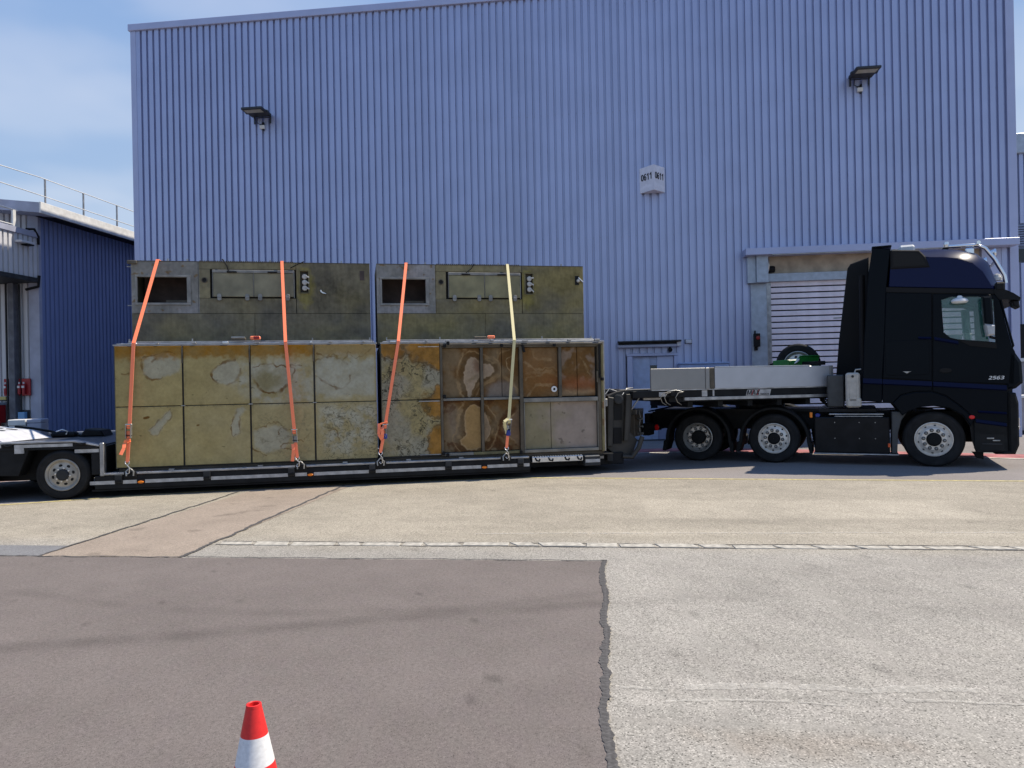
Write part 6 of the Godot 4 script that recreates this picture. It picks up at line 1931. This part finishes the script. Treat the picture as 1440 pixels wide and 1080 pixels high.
	pbox("lifting_tool", Vector3(1.62, 2.03, -0.36), Vector3(1.84, 2.07, -0.28), M.frame_steel, t, 0.01)
	pbox("orange_buckle", Vector3(1.86, 2.03, -0.36), Vector3(1.99, 2.085, -0.26), M.orange, t, 0.012)
	# ---- the two upper ones
	upper_module(0.685, "upper left dark grey module with open hatch, twin flaps and three knobs", 0.0, 3.9)
	upper_module(4.865, "upper right olive tinted module with open hatch, twin flaps and three knobs", 1.0, 3.82)

func upper_module(u: float, label: String, warm: float, wd: float):
	var sz := Vector2(wd, 1.43)
	var m := skin(bytes_image(1024, 376, func(x, y): return paint_plate(x, y, warm, warm * 31.0)), 0.65, 0.0)
	var hatch_m := grimy(Color(0.30, 0.265, 0.165) if warm < 0.5 else Color(0.33, 0.29, 0.15), M.grime, 0.5, 0.1, 0.6)
	var t := module_at(u, 2.432, "steel_module", label, "steel modules strapped on the trailer", -0.50)
	MB.gs = 1.041
	var F := -0.75
	# hollow box: the hatch opens into it
	pbox("back_wall", Vector3(0.0, 0.0, -2.1), Vector3(wd, 1.42, -2.07), M.crate_dark, t)
	pbox("side_wall", Vector3(0.0, 0.0, -2.069), Vector3(0.03, 1.42, F - 0.021), M.crate_side, t)
	pbox("side_wall", Vector3(wd - 0.03, 0.0, -2.069), Vector3(wd, 1.42, F - 0.021), M.crate_side, t)
	pbox("floor_plate", Vector3(0.031, 0.0, -2.069), Vector3(wd - 0.031, 0.02, F - 0.021), M.crate_dark, t)
	pbox("top_plate", Vector3(0.0, 1.4205, -2.1), Vector3(wd, 1.432, F + 0.004), M.frame_steel, t)
	pbox("inner_floor", Vector3(0.06, 0.70, F - 0.55), Vector3(0.92, 0.72, F - 0.03), M.crate_dark, t)
	pbox("inner_wall", Vector3(0.06, 0.60, F - 0.60), Vector3(0.92, 1.3, F - 0.56), M.inner_brown, t)
	pbox("inner_shelf", Vector3(0.50, 0.721, F - 0.5), Vector3(0.86, 0.79, F - 0.12), M.frame_steel, t, 0.01)
	var q0 := F - 0.02
	# face plates
	panel("plate", R(0.0, 0.55, 1.045, 1.42), q0, F, m, t, sz, 0.003, R(0.095, 0.73, 0.865, 1.155))
	var fr := [[0.06, 1.158, 0.93, 1.195], [0.06, 0.69, 0.93, 0.727], [0.06, 0.7275, 0.093, 1.1575], [0.867, 0.7275, 0.93, 1.1575]]
	for f in fr:
		pbox("hatch_frame", Vector3(f[0], f[1], F), Vector3(f[2], f[3], F + 0.018), M.hatch_pale, t, 0.004)
	panel("plate", R(1.05, 0.81, 1.235, 1.30), q0, F - 0.002, m, t, sz, 0.003)
	panel("plate", R(1.05, 1.305, 2.64, 1.42), q0, F - 0.003, m, t, sz, 0.002)
	panel("plate", R(1.05, 0.55, 2.635, 0.805), q0, F - 0.001, m, t, sz, 0.003)
	panel("plate", R(2.645, 0.55, wd, 1.42), q0, F, m, t, sz, 0.003, R(2.71, 0.91, 2.845, 1.28))
	panel("plate", R(0.0, 0.02, 1.945, 0.545), q0, F - 0.002, m, t, sz, 0.003)
	panel("plate", R(1.95, 0.02, wd, 0.545), q0, F, m, t, sz, 0.003)
	for k in 44:
		pbox("tooth", Vector3(1.07 + k * 0.035, 1.4325, F - 0.03), Vector3(1.09 + k * 0.035, 1.446, F), M.frame_steel, t)
	pbox("vent_recess", Vector3(1.24, 0.806, q0 - 0.03), Vector3(2.64, 1.304, q0 - 0.01), M.void, t)
	# twin flaps on hinges
	for s in [[1.285, 1.935], [1.945, 2.60]]:
		var fl := pbox("hatch_flap", Vector3(s[0], 0.83, F - 0.015), Vector3(s[1], 1.235, F + 0.022), hatch_m, t, 0.006)
		pbox("flap_head", Vector3(s[0] - 0.01, 1.238, F - 0.015), Vector3(s[1] + 0.005, 1.29, F + 0.03), M.hatch_pale, fl, 0.006)
		pbox("flap_handle", Vector3(s[0] + 0.23, 1.24, F + 0.031), Vector3(s[0] + 0.39, 1.262, F + 0.06), M.black, fl, 0.006)
		pbox("flap_edge", Vector3(s[0] - 0.008, 0.83, F - 0.01), Vector3(s[0] - 0.001, 1.236, F + 0.026), M.hatch_pale, fl)
		for x in [s[0] + 0.10, s[1] - 0.10]:
			var hb := MB.new()
			hb.extrude(rounded(x - 0.034, 0.765, x + 0.034, 0.88, 0.028), F + 0.0225, F + 0.04, 0.004)
			var h := put(hb, "hinge", M.hatch_pale, fl)
			pbox("hinge_knuckle", Vector3(x - 0.03, 0.815, F + 0.0405), Vector3(x + 0.03, 0.832, F + 0.05), M.zinc, h, 0.003)
	pbox("flap_edge", Vector3(2.603, 0.815, F - 0.01), Vector3(2.615, 1.29, F + 0.02), M.hatch_pale, t)
	# round port
	var po := MB.new()
	po.lathe([Vector2(0.036, 0.0), Vector2(0.05, 0.0), Vector2(0.048, 0.014), Vector2(0.036, 0.014), Vector2(0.036, 0.0)], Vector3(1.145, 1.115, F - 0.002), 20, false)
	put(po, "port_ring", M.frame_steel, t)
	var pk := MB.new()
	pk.lathe([Vector2(0.037, 0.0), Vector2(0.001, 0.001)], Vector3(1.145, 1.115, F + 0.003), 16, false)
	put(pk, "port_hole", M.void, t)
	# knobs in their niche
	pbox("niche", Vector3(2.70, 0.90, F - 0.10), Vector3(2.855, 1.29, F - 0.06), M.niche, t)
	for s in [[2.685, 0.90, 2.708, 1.29], [2.847, 0.90, 2.87, 1.29], [2.7085, 1.282, 2.8465, 1.30], [2.7085, 0.89, 2.8465, 0.908]]:
		pbox("niche_edge", Vector3(s[0], s[1], F), Vector3(s[2], s[3], F + 0.01), M.olive_steel, t, 0.003)
	for k in 3:
		var y := 1.19 - k * 0.10
		var kn := MB.new()
		kn.lathe([Vector2(0.030, 0.0), Vector2(0.045, 0.02), Vector2(0.047, 0.05), Vector2(0.04, 0.065), Vector2(0.001, 0.068)], Vector3(2.785, y, F - 0.06), 18)
		var ko := put(kn, "knob", M.knob, t)
		pext("lever", [2.80, y - 0.005, 2.86, y - 0.03 + 0.03 * warm * (1 - k), 2.865, y - 0.005 + 0.03 * warm * (1 - k), 2.81, y + 0.02], F + 0.0, F + 0.02, M.knob, ko, 0.003)
	# small slot high on the right
	if warm < 0.5:
		pbox("slot", Vector3(wd - 0.175, 1.13, F + 0.0005), Vector3(wd - 0.095, 1.30, F + 0.004), M.inner_brown, t)
		pext("loose_handle", [3.04, 0.95, 3.06, 0.96, 3.08, 0.925, 3.15, 0.895, 3.14, 0.885, 3.08, 0.895, 3.05, 0.92], F + 0.001, F + 0.03, M.alu_bright, t, 0.004)
		ptube("cable", [Vector3(1.44, 1.47, F + 0.0), Vector3(1.48, 1.42, F + 0.05), Vector3(1.52, 1.35, F + 0.05), Vector3(1.54, 1.27, F + 0.05)], 0.011, M.black, t, 6)
		ptube("cable", [Vector3(2.55, 1.33, F + 0.02), Vector3(2.68, 1.40, F + 0.03), Vector3(2.78, 1.45, F + 0.0)], 0.008, M.black, t, 6)
		pbox("corner_block", Vector3(-0.05, 1.37, F), Vector3(0.10, 1.428, F + 0.05), M.frame_steel, t, 0.008)
		for v in [0.68, 1.33]:
			pbox("side_lug", Vector3(-0.08, v, F - 0.08), Vector3(-0.002, v + 0.012, F - 0.05), M.zinc, t)
	else:
		pbox("slot", Vector3(wd - 0.16, 1.08, F + 0.0005), Vector3(wd - 0.085, 1.25, F + 0.004), M.void, t)
		pext("loose_handle", [wd - 0.11, 1.205, wd - 0.095, 1.22, wd - 0.005, 1.135, wd - 0.015, 1.12], F + 0.005, F + 0.04, M.alu_bright, t, 0.004)
		var bo := MB.new()
		bo.lathe([Vector2(0.028, 0.0), Vector2(0.03, 0.03), Vector2(0.015, 0.04), Vector2(0.001, 0.04)], Vector3(wd - 0.105, 1.155, F + 0.004), 14)
		put(bo, "knob", M.knob, t)
		ptube("cable", [Vector3(1.60, 1.28, F + 0.04), Vector3(1.70, 1.36, F + 0.03), Vector3(1.76, 1.45, F)], 0.008, M.black, t, 6)
	for q in [0.55, 0.86, 2.2, 3.4]:
		pbox("top_stud", Vector3(q, 1.433, F - 0.06), Vector3(q + 0.022, 1.475, F - 0.035), M.zinc, t)
	for k in 3:
		pbox("rivet", Vector3(0.14 + k * 0.13, 1.20, F + 0.0), Vector3(0.15 + k * 0.13, 1.21, F + 0.006), M.zinc, t)
	pbox("foot_rail", Vector3(0.05, -0.033, -2.0), Vector3(wd - 0.05, -0.002, F - 0.05), M.crate_dark, t)
	MB.gs = 1.0

# ------------------------------------------------------------------ straps
# webbing along a line of points (front face towards +z and up), width w along x
func webbing(pts: Array, w: float) -> MB:
	var b := MB.new()
	var th := 0.006
	for i in pts.size() - 1:
		var p: Vector3 = pts[i]
		var q: Vector3 = pts[i + 1]
		var d := (q - p).normalized()
		var s := (Vector3.RIGHT - d * d.dot(Vector3.RIGHT)).normalized() * w * 0.5
		var n := s.cross(d).normalized() * th
		if n.z < -0.0001 or (absf(n.z) < 0.001 and n.y < 0):
			n = -n
		var c := (p + q) * 0.5
		var v := [p - s, p + s, q + s, q - s]
		b.oquad(v[0] + n, v[1] + n, v[2] + n, v[3] + n, c)
		b.oquad(v[0] - n, v[1] - n, v[2] - n, v[3] - n, c)
		for k in 4:
			b.oquad(v[k] - n, v[(k + 1) % 4] - n, v[(k + 1) % 4] + n, v[k] + n, c)
	return b

func strap(label: String, top: Vector2, mid: Vector2, low: Vector2, rat: float, m: Material, style: int):
	var t := thing("ratchet_strap", label, "strap", TRAILER_AT, TRAILER_TURN, "ratchet straps over the load")
	var zt := -1.26
	var zm := -0.085
	var zl := 0.035
	var end := Vector3(low.x, low.y, zl)
	var m3 := Vector3(mid.x, mid.y + 0.012, zm)
	var rp := m3.lerp(end, (mid.y - rat) / (mid.y - low.y))
	var d := (end - m3).normalized()
	var rq := rp + d * 0.20
	# across the top of the upper module, down its face, over the lower edge
	put(webbing([Vector3(top.x, top.y + 0.014, -2.6), Vector3(top.x, top.y + 0.014, zt), Vector3(top.x, top.y - 0.012, zt + 0.018)], 0.052), "top_webbing", m, t)
	put(webbing([Vector3(top.x, top.y - 0.012, zt + 0.02), m3 + Vector3(0, 0.01, 0.0)], 0.052), "slanted_webbing", m, t)
	put(webbing([m3 + Vector3(0, 0.008, 0.002), rp], 0.052), "lower_webbing", m, t)
	put(webbing([rq, end + Vector3(0, 0.045, 0)], 0.050), "tail_webbing", M.orange, t)
	var side := Vector3.RIGHT
	var rt := Node3D.new()
	rt.name = "ratchet"
	t.add_child(rt)
	for s in [-1, 1]:
		pext("cheek", [rp.x + s * 0.034 - 0.003, rp.y + 0.01, rp.x + s * 0.034 + 0.003, rp.y + 0.01, rq.x + s * 0.034 + 0.003, rq.y, rq.x + s * 0.034 - 0.003, rq.y], zl - 0.06, zl + 0.03, M.zinc, rt)
	var wrap := MB.new()
	wrap.xf = Transform3D(Basis(Vector3.UP, PI / 2), rp + Vector3(-0.028, -0.03, 0.02))
	wrap.lathe([Vector2(0.001, 0), Vector2(0.030, 0), Vector2(0.030, 0.056), Vector2(0.001, 0.056)], Vector3.ZERO, 16, false)
	put(wrap, "spool", m, rt)
	pbox("handle_bar", rp + Vector3(-0.05, 0.0, 0.035), rp + Vector3(0.05, 0.022, 0.06), M.zinc if style != 2 else M.white, rt, 0.006)
	pbox("frame_plate", rq + Vector3(-0.03, -0.0, -0.01), rq + Vector3(0.03, 0.11, 0.012), m if style < 2 else M.zinc, rt, 0.006)
	pbox("release_bar", rq + Vector3(-0.05, 0.03, 0.012), rq + Vector3(0.05, 0.042, 0.028), M.black, rt, 0.003)
	if style == 1:
		pbox("blue_grip", rq + Vector3(-0.005, -0.03, 0.01), rq + Vector3(0.06, 0.055, 0.045), M.blue_plastic, rt, 0.01)
	elif style == 2:
		pbox("blue_grip", rq + Vector3(-0.035, -0.07, 0.005), rq + Vector3(0.035, 0.03, 0.045), M.blue_plastic, rt, 0.01)
		for k in 4:
			var f := k * 1.3
			put(webbing([rp + Vector3(-0.02, 0.03, 0.05), rp + Vector3(-0.07 - 0.01 * k, -0.02, 0.05 + 0.01 * k), rp + Vector3(-0.09 + 0.012 * k, -0.10 - 0.02 * k, 0.04), rp + Vector3(-0.05, -0.17 - 0.02 * k, 0.03 + 0.01 * sin(f))], 0.045), "loose_webbing", m, rt)
	# loose tail of the webbing
	if style == 0:
		put(webbing([rq + Vector3(0.03, -0.02, 0.02), rq + Vector3(-0.03, -0.035, 0.035), rq + Vector3(-0.055, -0.075, 0.03)], 0.04), "loose_webbing", m, rt)
		put(webbing([rq + Vector3(0.035, -0.05, 0.02), rq + Vector3(-0.02, -0.065, 0.04)], 0.035), "loose_webbing", m, rt)
		put(webbing([rq + Vector3(-0.05, -0.085, 0.05), rq + Vector3(-0.048, -0.15, 0.09), rq + Vector3(-0.085, -0.25, 0.13)], 0.048), "loose_webbing", m, rt)
	elif style == 1:
		put(webbing([rp + Vector3(-0.02, -0.02, 0.03), rp + Vector3(-0.06, -0.06, 0.06), rp + Vector3(-0.05, -0.16, 0.07), rp + Vector3(-0.06, -0.22, 0.06)], 0.05), "loose_webbing", m, rt)
		put(webbing([rp + Vector3(-0.10, 0.03, 0.03), rp + Vector3(-0.11, -0.15, 0.05), rp + Vector3(-0.06, -0.24, 0.05)], 0.05), "loose_webbing", m, rt)
		put(webbing([rp + Vector3(-0.08, 0.02, 0.03), rp + Vector3(0.04, 0.05, 0.05)], 0.03), "loose_webbing", m, rt)
	else:
		pass
	if style == 3:
		put(webbing([rq + Vector3(-0.04, -0.02, 0.03), rq + Vector3(-0.03, -0.12, 0.05), rq + Vector3(-0.05, -0.30, 0.06)], 0.05), "loose_webbing", m, rt)
	var ring := Vector3(low.x, 0.42, 0.03)
	ptube("hook", [end + Vector3(-0.028, 0.06, 0), end + Vector3(-0.03, 0.03, 0.008), end + Vector3(0, 0.0, 0.012), end + Vector3(0.03, 0.03, 0.008), end + Vector3(0.028, 0.06, 0)], 0.008, M.alu_bright, t, 6)
	ptube("hook", [end + Vector3(0, 0.0, 0.012), Vector3(low.x + 0.03, lerpf(end.y, 0.42, 0.5), 0.045), ring + Vector3(0.03, -0.04, 0.02), ring + Vector3(0.0, -0.055, 0.02), ring + Vector3(-0.02, -0.03, 0.015)], 0.009, M.alu_bright, t, 6)

func build_straps():
	strap("orange ratchet strap nearest the trailer's rear wheel, leaning left", Vector2(1.12, 3.925), Vector2(1.03, 2.395), Vector2(0.94, 0.50), 1.12, M.orange, 0)
	strap("orange ratchet strap near the right end of the left modules", Vector2(3.20, 3.925), Vector2(3.34, 2.395), Vector2(3.50, 0.47), 0.96, M.orange, 3)
	strap("orange strap with bunched ratchet beside the gap between the modules", Vector2(5.41, 3.925), Vector2(5.18, 2.395), Vector2(4.84, 0.50), 1.0, M.orange, 1)
	strap("cream strap with orange tail over the right modules", Vector2(7.33, 3.925), Vector2(7.19, 2.395), Vector2(6.99, 0.50), 1.02, M.cream_web, 2)

# ------------------------------------------------------------------ loose cargo on the trailer
func cargo_thing(u: float, v: float, z: float, called: String, label: String, category: String, turn := 0.0) -> Node3D:
	var a := deg_to_rad(TRAILER_TURN)
	var at := TRAILER_AT + Vector3(cos(a), 0, -sin(a)) * u + Vector3(sin(a), 0, cos(a)) * z + Vector3(0, v, 0)
	return thing(called, label, category, at, TRAILER_TURN + turn)

func build_cargo():
	var t := cargo_thing(13.05, 1.489, -1.1, "plastic_crate", "green plastic crate on the trailer neck in front of the spare wheel", "crate")
	pext("crate_side", [-0.0, 0.0, 0.70, 0.0, 0.70, 0.60, 0.26, 0.60, 0.20, 0.54, 0.0, 0.54], 0.10, 0.13, M.green_plastic, t, 0.01)
	pbox("crate_side", Vector3(0.0, 0.0, -0.45), Vector3(0.70, 0.54, -0.42), M.green_plastic, t, 0.01)
	pbox("crate_end", Vector3(0.672, 0.0, -0.418), Vector3(0.70, 0.60, 0.098), M.green_plastic, t, 0.006)
	pbox("crate_end", Vector3(0.0, 0.0, -0.418), Vector3(0.03, 0.54, 0.098), M.green_plastic, t, 0.006)
	pbox("crate_floor", Vector3(0.031, 0.0, -0.418), Vector3(0.671, 0.02, 0.098), M.green_plastic, t)
	pbox("crate_rim", Vector3(0.27, 0.601, 0.09), Vector3(0.71, 0.625, 0.145), M.green_plastic, t, 0.006)
	pbox("corner_rib", Vector3(0.03, 0.05, 0.131), Vector3(0.05, 0.52, 0.15), M.green_plastic, t, 0.005)
	pext("rag", [0.12, 0.46, 0.20, 0.555, 0.24, 0.56, 0.23, 0.52, 0.17, 0.47], 0.131, 0.17, M.paper, t, 0.012)
	var a := deg_to_rad(TRAILER_TURN)
	var w := cargo_thing(13.78, 1.489, -1.75, "spare_wheel", "black spare tyre standing behind the green crate", "wheel", -36.0)
	wheel(w, Vector3(0, 0.45, 0.15), 0.45, 0.30, "spare")
	var r := cargo_thing(-0.58, 0.894, -0.22, "loading_ramp", "slotted bright aluminium ramp lying on the rear deck", "ramp")
	var rp := MB.new()
	var prof := [[0.0, 0.012], [-0.28, 0.155], [-0.85, 0.235], [-2.3, 0.44]]
	for i in 3:
		for k in [0.0, -0.025]:
			var n0 := Vector3(prof[i][0] - 0.32, prof[i][1] + k, 0.0)
			var n1 := Vector3(prof[i + 1][0] - 0.32, prof[i + 1][1] + k, 0.0)
			var f0 := Vector3(prof[i][0], prof[i][1] + k, -0.95)
			var f1 := Vector3(prof[i + 1][0], prof[i + 1][1] + k, -0.95)
			rp.oquad(n0, n1, f1, f0, Vector3(-0.8, -3.0 if k == 0.0 else 3.0, -0.5))
			if k == 0.0:
				rp.oquad(n0, n1, n1 - Vector3(0, 0.025, 0), n0 - Vector3(0, 0.025, 0), Vector3(-0.8, 0.1, -0.5))
				rp.oquad(f0, f1, f1 - Vector3(0, 0.025, 0), f0 - Vector3(0, 0.025, 0), Vector3(-0.8, 0.1, -0.5))
	put(rp, "ramp_plate", M.ramp_white, r)
	for i in 4:
		for j in 3:
			var u := -0.42 - i * 0.21
			var zz := -0.25 - j * 0.24
			var x := u - 0.32 * (1.0 + zz / 0.95)
			var b := MB.new()
			b.xf = Transform3D(Basis(Vector3.BACK, -0.14), Vector3(x, 0.155 + (-0.28 - u) * 0.14 + 0.002, zz))
			b.box(Vector3(-0.075, 0.0, -0.03), Vector3(0.075, 0.006, 0.03))
			put(b, "slot", M.dark_grey, r)
	var s := cargo_thing(-1.56, 0.894, -2.0, "white_block", "stack of two white blocks on the trailer's rear deck", "block")
	pbox("lower_block", Vector3(0.0, 0.0, -0.3), Vector3(0.28, 0.19, 0.0), M.white, s, 0.01)
	pbox("upper_block", Vector3(-0.01, 0.193, -0.3), Vector3(0.275, 0.30, 0.01), M.white, s, 0.01)
	var g := cargo_thing(-1.26, 0.894, -2.0, "grey_block", "grey case beside the white blocks on the rear deck", "case")
	pbox("case_body", Vector3(0.0, 0.0, -0.3), Vector3(0.23, 0.23, 0.02), M.annex_trim, g, 0.01)
	pbox("case_lid", Vector3(-0.005, 0.233, -0.3), Vector3(0.23, 0.30, 0.025), M.annex_trim, g, 0.01)
	var h := cargo_thing(-0.55, 0.894, -1.2, "tow_cable", "black lashing cable with steel hook lying on the rear deck", "cable")
	ptube("cable", [Vector3(-0.7, 0.20, -0.3), Vector3(-0.4, 0.16, -0.25), Vector3(-0.1, 0.10, -0.2), Vector3(0.1, 0.03, -0.15), Vector3(0.35, 0.02, -0.2)], 0.02, M.black, h)
	pbox("tensioner", Vector3(-0.10, 0.0, -0.28), Vector3(0.30, 0.09, -0.12), M.black, h, 0.03)
	ptube("steel_hook", [Vector3(0.0, 0.10, -0.12), Vector3(0.10, 0.13, -0.1), Vector3(0.18, 0.10, -0.1), Vector3(0.16, 0.05, -0.1)], 0.014, M.alu_bright, h, 6)
	pext("wedge", [0.35, 0.0, 0.75, 0.0, 0.70, 0.10, 0.45, 0.13], -0.6, -0.1, M.black, h, 0.02)
